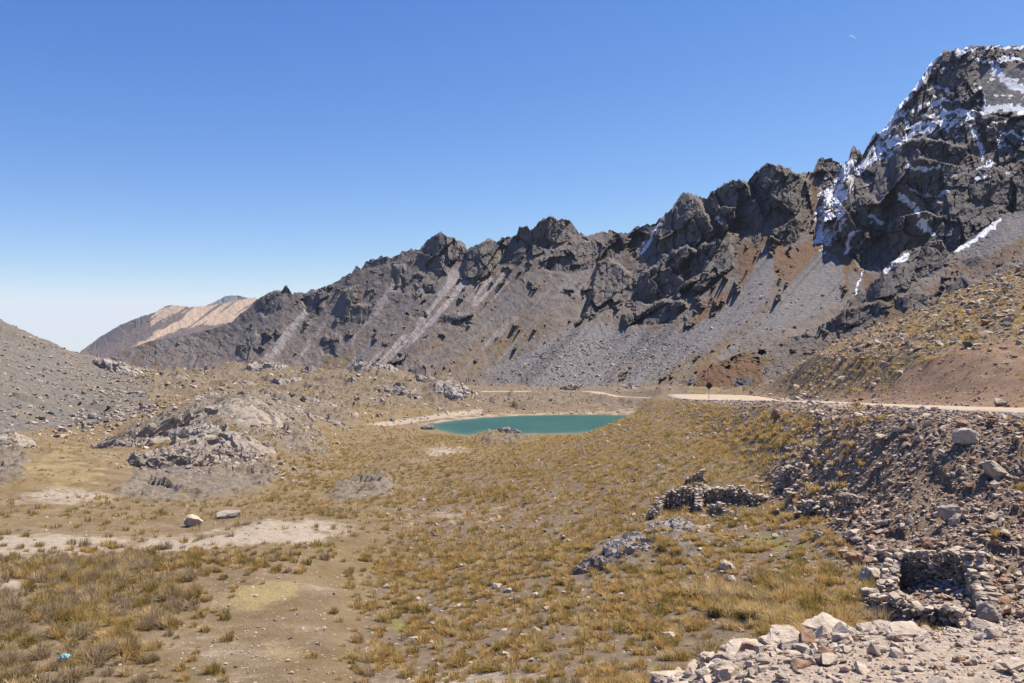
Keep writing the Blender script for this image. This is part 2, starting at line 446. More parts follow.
def road_near(X, Y):
    """distance to the road's centre line, its height and half width there"""
    sh = X.shape; x, y = X.ravel(), Y.ravel()
    dd = np.full(x.shape, 99.0, np.float32); zz = np.zeros(x.shape, np.float32); hh = np.full(x.shape, 3.0, np.float32)
    A, B = ROAD[:-1], ROAD[1:]
    m = (y > 36) & (y < 425)
    idx = np.nonzero(m)[0]
    for s in range(0, len(idx), 40000):
        k = idx[s:s+40000]
        lo, hi = y[k].min()-14, y[k].max()+14
        sel = (np.maximum(A[:, 1], B[:, 1]) > lo) & (np.minimum(A[:, 1], B[:, 1]) < hi)
        a, b = A[sel], B[sel]
        if len(a) == 0: continue
        e = (b-a)[:, :2]; l2 = (e**2).sum(1)
        wx = x[k, None]-a[None, :, 0]; wy = y[k, None]-a[None, :, 1]
        t = np.clip((wx*e[None, :, 0]+wy*e[None, :, 1])/l2, 0, 1)
        d2 = (wx-t*e[None, :, 0])**2+(wy-t*e[None, :, 1])**2
        j = d2.argmin(1); r = np.arange(len(k)); tj = t[r, j]
        dd[k] = np.sqrt(d2[r, j]); zz[k] = a[j, 2]+(b-a)[j, 2]*tj; hh[k] = a[j, 3]+(b-a)[j, 3]*tj
    return dd.reshape(sh), zz.reshape(sh), hh.reshape(sh)

# rock knolls that swell out of the valley floor: px, distance, radius across (m), radius along (m), height (m)
KNOLLS = [(205,118,12,9,1.5),(240,152,15,12,0.9),(300,172,9,9,1.0),(150,150,7,10,1.2),(375,395,22,14,2.6),(270,405,22,16,2.2),(205,410,16,12,1.5),(395,345,13,9,2.2),(345,352,12,8,1.6),
          (455,345,10,10,3.0),(430,352,12,10,2.2),(318,365,14,10,2.0),(290,255,12,10,1.8),(330,228,9,7,1.2),(255,270,14,10,1.5),(170,330,16,10,1.6),(640,49,3.6,3.6,0.7),(495,212,4.5,3,1.0)]

ZPOLY = {
 'rock': [
  ([(95,458),(130,436),(172,410),(215,401),(262,399),(300,410),(326,440),(332,458),(296,462),(262,448),(225,436),(180,434),(140,450)], 0.8),
  ([(112,498),(135,470),(165,455),(215,450),(262,455),(284,474),(262,490),(215,499),(160,503)], 0.85),
  ([(250,392),(300,388),(345,408),(360,425),(330,432),(290,418),(255,402)], 0.6),
  ([(130,385),(200,366),(280,364),(390,366),(450,380),(475,408),(400,416),(330,402),(230,392),(150,398)], 0.52),
  ([(470,387),(690,387),(690,404),(640,408),(560,409),(470,408)], 0.45),
  ([(328,493),(340,478),(380,472),(396,483),(390,499),(345,503)], 0.95),
  ([(-60,430),(18,440),(32,462),(26,486),(-60,492)], 0.75),
  ([(556,580),(578,552),(615,522),(665,514),(705,540),(700,560),(650,556),(604,584)], 0.62),
  ([(478,440),(488,432),(515,433),(545,437),(520,447),(490,447)], 0.65),
 ],
 'scree': [([(-420,120),(0,316),(72,348),(128,366),(150,384),(152,404),(120,420),(60,428),(-420,470)], 1.0)],
 'pale': [
  ([(-60,542),(60,536),(150,538),(215,531),(262,525),(350,528),(318,541),(255,545),(170,549),(90,551),(-60,562)], 0.9),
  ([(-60,572),(30,574),(34,596),(10,608),(-60,610)], 0.9),
  ([(10,492),(80,486),(130,498),(110,508),(20,508)], 0.6),
  ([(336,494),(344,486),(366,482),(370,490),(352,500)], 0.6),
  ([(424,452),(440,446),(468,447),(452,454),(430,456)], 0.95),
  ([(430,512),(490,506),(540,505),(500,522),(440,527)], 0.55),
  ([(170,620),(215,600),(330,570),(345,600),(330,690),(150,690)], 0.30),
  ([(340,672),(480,664),(560,672),(560,700),(330,700)], 0.5),
  ([(640,520),(720,516),(740,530),(700,540),(650,532)], 0.5),
 ],
 'earth': [([(110,400),(170,366),(300,362),(440,370),(480,396),(600,394),(640,402),(560,410),(420,414),(330,412),(180,408)], 0.55),
            ([(470,387),(690,387),(690,404),(640,408),(560,411),(470,410)], 0.8),
            ([(352,700),(362,630),(372,570),(400,505),(452,470),(540,445),(625,412),(690,402),(790,420),(800,520),(872,600),(860,650),(760,662),(640,690)], 0.78), ([(-80,700),(-80,565),(190,566),(196,600),(150,640),(120,700)], 0.7)],
 'rubble': [
([(690,402),(760,400),(900,404),(1300,410),(1300,640),(1000,634),(880,600),(846,545),(800,505),(760,478),(800,450),(760,428),(690,412)], 0.95),
            ([(680,360),(760,378),(850,335),(940,305),(1024,268),(1100,250),(1100,300),(960,335),(850,372),(780,395)], 0.5)],
 'cut': [([(762,399),(800,386),(860,370),(930,352),(1024,338),(1400,320),(1400,404),(1024,404),(900,403)], 0.95)],
 'yellow': [([(222,600),(232,586),(262,580),(292,588),(286,604),(250,608)], 0.9), ([(270,650),(290,638),(340,640),(330,655),(290,660)], 0.5),
            ([(20,470),(60,440),(120,455),(90,490),(50,492)], 0.5), ([(360,520),(420,505),(470,510),(400,540)], 0.35)],
 'green': [([(736,538),(768,534),(806,546),(800,552),(762,546)], 0.95), ([(694,556),(708,550),(706,560)], 0.8), ([(690,462),(745,458),(770,472),(720,482)], 0.4), ([(390,620),(412,612),(418,628),(398,634)], 0.6)],
}

def zones(X, Y, px, py):
    """how much of each kind of ground there is at a point"""
    ws = np.clip(60/Y, 0.25, 2)
    wx = px+26*fbm(X*0.16, Y*0.16, octv=4, seed=3)*ws; wy = py+13*fbm(X*0.16+9, Y*0.16, octv=4, seed=4)*ws
    Z = {}
    for k, L in ZPOLY.items():
        z = np.zeros(X.shape, np.float32)
        for poly, amt in L:
            sf = np.clip((py-340)*0.075, 3, 15)
            z = np.maximum(z, amt*sstep(sf, -sf, poly_sdf(wx, wy, poly)))
        Z[k] = z
    near = sstep(15.6, 14.4, Y+0.8*fbm(X*0.5, Y*0.5, octv=3, seed=8))*sstep(430, 640, px)
    Z['gravel'] = near
    for k in ('rubble', 'rock', 'pale', 'green', 'cut', 'yellow'):
        Z[k] = Z[k]*sstep(15.2, 17.5, Y)
    Z['cut'] = Z['cut']*sstep(38, 46, Y)
    Z['scree'] = Z['scree']*sstep(120, 150, Y)
    return Z

def ground_z(X, Y, detail=True, want=False):
    X = np.asarray(X, np.float32); Y = np.asarray(Y, np.float32)
    px = CX+F*X/Y
    py = ground_py(px, Y)
    z = -(py-CY)/F*Y
    for kpx, kd, ra, rl, h in KNOLLS:
        kx = (kpx-CX)/F*kd
        z = z+(1.5 if kd > 240 else 1.0)*h*np.exp(-((X-kx)/ra)**2-((Y-kd)/rl)**2)
    Z = zones(X, Y, px, py)
    if detail:
        k = np.clip(Y/60, 0.25, 1.6)
        z = z+k*0.30*fbm(X/7, Y/7, octv=3, seed=11)*sstep(6, 20, Y)
        z = z+0.10*fbm(X/1.4, Y/1.4, octv=3, seed=14)*np.clip(Y/30, 0.4, 2.5)
        # bedrock: stepped, broken shelves
        bx = X+1.2*fbm(X/3, Y/3, octv=2, seed=20); by = Y+1.2*fbm(X/3+5, Y/3, octv=2, seed=21)
        hump = sstep(0.2, 0.75, Z['rock']+0.5*fbm(X/9, Y/9, octv=3, seed=24))
        kk = np.clip(Y/110, 0.35, 2.4)
        z = z+hump*kk*(0.65*blocky(bx/(5.2*1), by/5.2, 31)+0.40*blocky(bx/2.0, by/2.0, 32)+0.2*blocky(bx/0.8, by/0.8, 33)+0.3)
        z = z+Z['rubble']*(0.28*blocky(bx/1.6, by/1.6, 35)+0.12*blocky(bx/0.6, by/0.6, 36))*np.clip(Y/40, 0.5, 2.5)
        sk = Z['scree']
        z = z+sk*(1.3*blocky(bx/9, by/9, 38)*sstep(0.0, 0.25, fbm(X/40, Y/40, octv=3, seed=39))+0.7*fbm(X/5, Y/5, octv=4, seed=40))
        z = z+Z['cut']*0.22*fbm(X/1.1, Y/2.4, octv=3, seed=41)
        far = sstep(230, 300, Y)
        z = z+far*(4.6*fbm(X/26, Y/26, octv=4, seed=43)+1.9*blocky(bx/13, by/13, 44)*sstep(0.0, 0.2, fbm(X/30+7, Y/30, octv=3, seed=45)))
    # lake basin and beach
    ld = poly_sdf(X, Y, LAKE, 60.0)
    wob = 1.6*fbm(X/5, Y/5, octv=3, seed=50)
    target = LAKE_Z+np.where(ld > 0, 0.035*ld, 0.16*ld)
    zl = np.where(ld+wob < 0, np.minimum(z, LAKE_Z+0.16*(ld+wob)-0.05), np.maximum(z, LAKE_Z+0.06+0.03*np.minimum(ld, 12)))
    m = sstep(26, 8, ld)*(Y > 150)
    z = z*(1-m)+np.where(Y > 235, np.minimum(zl, target+0.25*np.maximum(ld, 0)+0.1), zl)*m
    Z['pale'] = np.maximum(Z['pale'], 0.55*sstep(7, 1.5, ld)*sstep(-2, 0, ld)*sstep(232, 246, Y))
    Z['pale'] = np.maximum(Z['pale'], 0.48*sstep(17, 3, ld)*sstep(-2, 0, ld)*sstep(250, 262, Y))
    Z['pale'] = np.maximum(Z['pale'], 0.75*sstep(5, 1, line_dist(px, -(z-0)/Y*F+CY, [(356,428),(400,422),(440,416),(480,411)]))*(Y > 215))
    # road bench
    rd, rz, rh = road_near(X, Y)
    rw = rh+0.5+0.35*fbm(X/2, Y/2, octv=2, seed=60)
    m = sstep(rw+np.where(Y > 180, 8.0, 7.5), rw+0.1, rd)
    z = z*(1-m)+(rz-0.12)*m
    if want:
        Z['lake'] = ld; Z['road'] = rd-rh
        return z, Z, px
    return z

def build_ground():
    cols = np.concatenate([np.arange(-420, -60, 9.0), np.arange(-60, 1085, 1.6), np.arange(1085, 1420, 9.0)])
    ld = np.concatenate([np.linspace(math.log(2.2), math.log(11), 70, endpoint=False),
                         np.linspace(math.log(11), math.log(520), 860, endpoint=False), np.linspace(math.log(520), math.log(9000), 60)])
    d = np.exp(ld)
    PX, DD = np.meshgrid(cols, d)
    X = ((PX-CX)/F*DD).astype(np.float32); Y = DD.astype(np.float32)
    z, Z, px = ground_z(X, Y, True, True)
    V = np.stack([X, Y, z], -1).reshape(-1, 3)
    me = mesh_from('ground', V, grid_faces(len(d), len(cols)), [ground_material()], smooth=True)
    o = np.zeros(X.shape, np.float32)
    color_attr(me, 'zone_a', np.stack([Z['rock'], Z['scree'], Z['pale'], Z['rubble']], -1).reshape(-1, 4))
    color_attr(me, 'zone_b', np.stack([Z['cut'], Z['yellow'], Z['green'], Z['gravel']], -1).reshape(-1, 4))
    color_attr(me, 'zone_c', np.stack([Z['earth']]*4, -1).reshape(-1, 4))
    link('ground', me, kind='structure')

build_ground()

def build_road():
    t = NT('road_dust')
    n = t.noise(0.6, 8, 0.65); n2 = t.noise(6.0, 4, 0.7)
    c = t.mix(t.ramp(n, 0.35, 0.65), (0.36, 0.285, 0.205, 1), (0.47, 0.39, 0.295, 1))
    c = t.mix(t.ramp(n2, 0.58, 0.7, 0, 0.5), c, (0.27, 0.21, 0.15, 1))
    t.color(c, 0.85); t.bump(n2, 0.4, 0.05)
    P = ROAD; T = np.gradient(P[:, :2], axis=0); T /= np.linalg.norm(T, axis=1)[:, None]
    N = np.stack([-T[:, 1], T[:, 0]], 1)
    k = np.linspace(-1, 1, 9)
    i = np.arange(len(P))
    rows = []
    for kk in k:
        w = P[:, 3]*kk + (0.45*fbm(i*0.23+kk*9, i*0+kk*7, octv=3, seed=70) if abs(kk) == 1 else 0)
        xy = P[:, :2]+N*w[:, None]
        zz = P[:, 2]+0.0-0.05*abs(kk)**4+0.03*fbm(xy[:, 0]*.7, xy[:, 1]*.7, octv=2, seed=71)
        rows.append(np.stack([xy[:, 0], xy[:, 1], zz], 1))
    low = [r-np.array((0, 0, 0.35)) for r in (rows[0], rows[-1])]
    R = np.stack([low[0]]+rows+[low[1]], 0)
    me = mesh_from('road', R.reshape(-1, 3), grid_faces(len(R), len(P)), [t.m], smooth=True)
    link('road', me, kind='structure')
build_road()

def build_lake():
    t = NT('lake_water')
    n3 = t.noise(0.03, 5, 0.6)
    sh = t.attr('shallow')[0]
    deep = t.mix(t.ramp(n3, 0.35, 0.65), (0.022, 0.092, 0.060, 1), (0.036, 0.124, 0.082, 1))
    t.color(t.mix(sh, deep, (0.085, 0.165, 0.115, 1)))
    t.bsdf.inputs['Roughness'].default_value = 0.28
    t.bsdf.inputs['IOR'].default_value = 1.33
    t.bsdf.inputs['Specular IOR Level'].default_value = 0.3
    mp = t.n.new('ShaderNodeMapping'); mp.inputs['Scale'].default_value = (0.6, 1.6, 1)
    t.l.new(t.co, mp.inputs['Vector'])
    t.bump(t.noise(1.1, 5, 0.65, co=mp.outputs[0]), 0.8, 0.35)
    c = LAKE.mean(0)
    xs = np.linspace(LAKE[:, 0].min()-6, LAKE[:, 0].max()+6, 90); ys = np.linspace(LAKE[:, 1].min()-4, LAKE[:, 1].max()+4, 90)
    X, Y = np.meshgrid(xs, ys)
    me = mesh_from('lake_water', np.stack([X, Y, X*0+LAKE_Z], -1).reshape(-1, 3), grid_faces(90, 90), [t.m], smooth=True)
    ld = poly_sdf(X.astype(np.float32), Y.astype(np.float32), LAKE, 60)
    k = 0.9*sstep(-5.5, 0.5, ld)
    color_attr(me, 'shallow', np.stack([k, k, k, k], -1).reshape(-1, 4))
    link('lake_water', me, kind='structure')
build_lake()

# ------------------------------------------------------------------ mountains
def ip(x, pts, col):
    P = np.array(pts, float); o = P[:, 0].argsort(); P = P[o]
    return np.interp(x, P[:, 0], P[:, col])

def smooth1(a, k):
    ker = np.hanning(k+2)[1:-1]; ker /= ker.sum()
    return np.convolve(np.pad(a, k//2, mode='edge'), ker, 'valid')[:len(a)]

def zpolys(wx, wy, L, soft=4.0):
    z = np.zeros_like(wx)
    for poly, amt in L:
        z = np.maximum(z, amt*sstep(soft, -soft, poly_sdf(wx, wy, poly)))
    return z

def mountain(name, x0, x1, dx, ridge, ridge_d, foot, nrow, mat, zonefn, rocks=(), power=0.8, jag=1.4, seed=0, gully=1.0, rough=1.0, shear=0.9, holes=()):
    """one range: rows run from below the foot up to the traced skyline and down the far side; crags step forward out of the slope"""
    xs = np.arange(x0, x1+dx, dx); nc = len(xs)
    yr = ip(xs, ridge, 1)
    ys = smooth1(yr, int(110/dx))
    yr = yr+jag*(fbm(xs/7, xs*0+seed, octv=4, gain=0.65, seed=seed+1)*1.2+0.9*blocky(xs/4.5, xs*0+seed+0.5, seed+2, 1.5)+0.6*blocky(xs/2.1, xs*0+seed+0.5, seed+3, 1.5))*sstep(150, 330, xs if seed == 100 else xs*0+400)
    dr = smooth1(ip(xs, ridge_d, 1), 121); yf = smooth1(ip(xs, foot, 1), 81); df = smooth1(ip(xs, foot, 2), 121)
    t = np.linspace(0, 1, nrow)[:, None]
    PY = yf[None, :]+(yr-yf)[None, :]*t
    PX = np.broadcast_to(xs[None, :], PY.shape).astype(np.float32)
    PY = PY.astype(np.float32)
    # a slightly smoothed skyline carries the depth so that crags stay crags
    def base_d(py):
        tt = np.clip((yf[None, :]-py)/np.maximum(yf-ys, 1)[None, :], 0, 1.6)
        return (df[None, :]+(dr-df)[None, :]*tt**power).astype(np.float32)
    Dp = base_d(PY)
    g = ((dr-df)/np.maximum(yf-ys, 1))[None, :].astype(np.float32)      # metres of depth per picture row
    u = Dp/F
    wx = PX+6.5*fbm(PX/12, PY/12, octv=4, gain=0.6, seed=seed+5); wy = PY+6.5*fbm(PX/12+31, PY/12, octv=4, gain=0.6, seed=seed+6)
    rock = np.zeros_like(PX); hi = np.zeros_like(PX)
    Dn = Dp.copy()
    hole = zpolys(wx, wy, holes, 2.0)
    for poly, steep in rocks:
        s = poly_sdf(wx, wy, poly, 12)
        m = sstep(1.6, -1.6, s)
        P = np.array(poly, float)
        bx0, bx1 = P[:, 0].min(), P[:, 0].max()
        yb = np.full(nc, P[:, 1].max())
        for i in range(len(P)):
            pass
        samp = np.full(nc, -1e9)
        for i in range(len(P)):
            a, b = P[i], P[(i+1) % len(P)]
            lo, h2 = min(a[0], b[0]), max(a[0], b[0])
            k = (xs >= lo) & (xs <= h2)
            if h2 > lo and k.any():
                samp[k] = np.maximum(samp[k], a[1]+(b[1]-a[1])*(xs[k]-a[0])/(b[0]-a[0]))
        ok = samp > -1e8
        if ok.any():
            samp = np.interp(xs, xs[ok], samp[ok])
            samp = smooth1(samp, 9)
        db = base_d(np.broadcast_to(samp[None, :], PX.shape))
        front = np.minimum(db+(1-0.55*steep*(1 if P[:, 0].mean() > 430 else 0.6))*(Dp-db), Dp)
        Dn = Dn*(1-m)+np.minimum(front, Dn)*m
        rock = np.maximum(rock, m)
    Z = zonefn(PX, PY, wx, wy, rock)
    # loose small outcrops scattered by noise
    if 'out' in Z:
        s = fbm(PX/11, PY/8, octv=4, gain=0.6, seed=seed+9)+0.35*blocky(wx/7, wy/6, seed+10)
        m = sstep(0.0, 0.06, s-(0.74-0.5*Z['out']))*(1-rock)*(1-hole)
        Dn = Dn-m*g*(1.7+1.9*blocky(wx/5, wy/5, seed+12))
        rock = np.maximum(rock, m*0.95)
    rock = rock*(1-hole)
    # crag relief
    cx_ = PX+1.3*fbm(PX/8, PY/8, octv=3, seed=seed+7); cy_ = PY+1.3*fbm(PX/8+31, PY/8, octv=3, seed=seed+8)
    ax, ay = cx_*0.78-cy_*0.62, cx_*0.62+cy_*0.78
    k_ = (0.75+0.5*sstep(400, 700, PX))*(1-0.28*sstep(835, 880, PX))
    rel = k_*(15*blocky(ax/62, ay/36, seed+21, 1.7)+6.5*blocky(cx_/22, cy_/30, seed+22, 1.5)+3.0*blocky(ax/12, ay/6.5, seed+23, 1.2)+1.3*blocky(cx_/4, cy_/5, seed+26)+0.7*blocky(ax/2.4, ay/1.8, seed+28)
           + 4*(ridged(cx_/20, cy_/52, octv=3, seed=seed+24)-0.6))
    crack = ridged(cx_/13, cy_/40, octv=3, seed=seed+25)
    rel = rel-5*sstep(0.80, 0.95, crack)
    Dn = Dn-rock*u*rel*1.25*rough
    # open slope: gullies and ribs along the fall line, lumps
    q = PX+shear*PY
    sl = 1-rock
    Dn = Dn-sl*g*gully*(3.4*fbm(q/26, PY/130, octv=5, gain=0.55, seed=seed+31)+(1.5-0.9*Z.get('scree', 0))*fbm(PX/7, PY/6, octv=4, gain=0.6, seed=seed+32)+0.45*blocky(wx/3, wy/2.6, seed+33)*(0.3+Z.get('bould', 0)))
    # keep the skyline where it was traced but let it break along depth
    X = (PX-CX)/F*Dn; Y = Dn; Zz = -(PY-CY)/F*Dn
    # far side
    back = []
    for k, (dd, f) in enumerate([(1.015, 0.99), (1.05, 0.93), (1.12, 0.78), (1.25, 0.45), (1.5, 0.0)]):
        db = Dn[-1]*dd
        back.append(np.stack([X[-1]*dd, db, Zz[-1]*dd-(1-f)*(np.abs(Zz[-1])+60)+(0.8*u[-1]*fbm(xs/6, xs*0+k, octv=3, seed=seed+40+k))], -1))
    V = np.concatenate([np.stack([X, Y, Zz], -1)]+[b[None] for b in back], 0)
    nr = V.shape[0]
    # snow settles on ledges that face up
    gx = np.gradient(V, axis=1); gy = np.gradient(V, axis=0)
    N = np.cross(gx, gy); N /= np.linalg.norm(N, axis=-1, keepdims=True)+1e-9
    pad = lambda a: np.concatenate([a, np.repeat(a[-1:], nr-nrow, 0)], 0)
    nz = N[..., 2]
    zero = np.zeros_like(PX)
    snow = pad(Z.get('snow', zero))
    snow_led = pad(Z.get('ledge', zero))*sstep(0.30, 0.60, nz+0.55*pad(fbm(PX/9, PY/9, octv=4, seed=seed+50)))
    snow = np.clip(np.maximum(snow, snow_led), 0, 1)
    me = mesh_from(name, V.reshape(-1, 3), grid_faces(nr, nc), [mat], smooth=False)
    color_attr(me, 'zone_a', np.stack([pad(rock), pad(Z.get('scree', zero)), pad(Z.get('pale', zero)), snow], -1).reshape(-1, 4))
    color_attr(me, 'zone_b', np.stack([pad(Z.get('rusty', zero)), pad(Z.get('grass', zero)), pad(Z.get('dark', zero)), pad(Z.get('tan', zero))], -1).reshape(-1, 4))
    o = link(name, me, kind='structure')
    return dict(x0=x0, dx=dx, PY=PY, D=Dn, rock=rock, xs=xs)

RIDGE = [(40,372),(80,364),(110,356),(150,341),(180,336),(212,329),(232,322),(240,314),(250,307),(256,300),(264,296),(271,291),(282,290),(286,285),(292,293),(303,292),(316,290),(331,284),(343,277),(352,274),(356,267),(362,269),(366,262),(381,257),(391,258),(403,252),
  (412,249),(418,251),(428,240),(440,231),(446,236),(456,239),(463,241),(468,250),(473,246),(482,242),(488,239),(496,241),(506,238),(511,237),(517,235),(519,227),(527,225),(531,231),(539,221),(549,215),(559,219),(569,220),(579,232),(587,236),(604,231),(617,232),(628,233),
  (634,228),(652,224),(664,216),(674,205),(684,192),(697,195),(707,199),(712,191),(724,184),(737,179),(747,182),(752,175),(762,167),(768,163),(783,166),(798,174),(805,172),(813,172),(819,157),(833,159),(843,165),(848,162),(852,147),(857,149),(863,154),(868,146),(875,132),
  (883,131),(898,107),(915,87),(928,67),(943,51),(958,49),(973,45),(985,46),(1008,46),(1024,45),(1060,50),(1120,66),(1200,90),(1300,130)]
RIDGE_D = [(40,2000),(110,1900),(200,1650),(285,1450),(360,1310),(440,1210),(550,1120),(640,1000),(690,940),(780,880),(850,880),(900,890),(1024,900),(1300,900)]
FOOT = [(40,398,1250),(130,398,1080),(200,400,900),(300,408,720),(400,412,580),(500,412,480),(580,412,425),(650,412,400),(768,412,385),(900,405,400),(1024,400,410),(1300,400,410)]
ROCKS = [
 ([(684,190),(674,205),(664,216),(655,228),(645,245),(637,262),(638,270),(655,262),(672,248),(690,246),(705,240),(716,232),(712,222),(706,212),(698,200)], 0.7),
 ([(672,249),(655,264),(640,276),(634,292),(635,300),(652,304),(668,298),(682,291),(698,280),(702,268),(697,252),(690,246)], 0.8),
 ([(697,247),(715,240),(730,240),(735,252),(733,265),(722,275),(712,280),(700,290),(690,292),(700,278),(702,265)], 0.7),
 ([(622,319),(628,314),(645,310),(655,303),(672,300),(686,302),(688,308),(676,318),(665,325),(655,325),(640,328),(628,328)], 0.8),
 ([(600,262),(608,259),(618,264),(628,275),(632,290),(622,300),(610,308),(598,315),(583,322),(576,324),(585,310),(590,295),(596,280)], 0.85),
 ([(634,228),(652,222),(662,217),(650,232),(640,248),(626,248)], 0.7),
 ([(707,199),(712,190),(724,183),(737,178),(747,181),(756,200),(762,215),(764,235),(757,248),(748,240),(735,236),(724,230),(716,215)], 0.8),
 ([(748,181),(752,174),(762,166),(768,161),(783,165),(798,173),(810,185),(813,205),(806,225),(795,243),(785,243),(776,238),(768,228),(760,212)], 0.8),
 ([(813,171),(819,156),(833,158),(843,164),(840,178),(825,190),(818,182)], 0.75),
 ([(845,165),(850,147),(857,148),(863,153),(868,145),(875,131),(883,130),(898,106),(915,86),(928,66),(943,50),(958,48),(973,44),(1008,44),(1030,44),(1320,100),(1320,290),(960,270),(930,266),(905,268),(885,275),(862,268),(848,255),(842,240),(838,222),(826,245),(820,235),(825,215),(822,195),(830,185),(840,178)], 0.55),
 ([(885,160),(900,142),(930,138),(955,143),(975,155),(988,170),(992,190),(985,215),(970,240),(940,256),(915,264),(900,262),(893,250),(900,236),(880,226),(886,205),(876,185)], 0.9),
 ([(836,222),(850,200),(872,196),(886,215),(884,225),(898,238),(892,256),(880,266),(862,266),(848,254),(842,240)], 0.85),
 ([(418,251),(428,239),(440,230),(456,238),(466,245),(468,252),(464,262),(450,262),(448,275),(438,277),(428,268),(420,258)], 0.8),
 ([(468,250),(482,241),(506,237),(512,236),(519,226),(527,224),(539,220),(549,214),(569,219),(579,232),(575,240),(555,245),(540,255),(520,262),(500,265),(485,278),(465,280),(460,272),(468,258)], 0.8),
 ([(540,260),(560,250),(590,242),(620,238),(625,248),(612,262),(590,268),(570,275),(555,272),(543,268)], 0.6),
 ([(362,270),(366,261),(381,256),(391,257),(385,264),(372,270)], 0.8),
 ([(392,266),(402,266),(406,280),(402,292),(394,290)], 0.8),
 ([(340,300),(346,290),(356,285),(352,305),(368,305),(372,315),(362,325),(352,322),(342,322)], 0.8),
 ([(320,342),(326,336),(340,335),(344,345),(338,354),(322,354)], 0.9),
 ([(441,318),(450,312),(475,314),(474,322),(455,324),(443,325)], 0.8),
 ([(412,315),(428,312),(430,318),(413,320)], 0.8), ([(420,285),(432,285),(436,292),(424,294)], 0.8),
 ([(282,290),(286,284),(292,292),(288,300)], 0.8), ([(256,303),(270,291),(282,291),(280,310),(262,318)], 0.7), ([(240,345),(256,330),(264,338),(250,362),(240,362)], 0.7),
 ([(186,366),(192,357),(198,355),(194,366),(188,372)], 0.8), ([(302,300),(315,292),(330,290),(322,312),(310,318)], 0.6),
 ([(408,370),(420,362),(430,366),(426,378),(412,378)], 0.8), ([(385,362),(398,356),(404,364),(392,370)], 0.7),
]

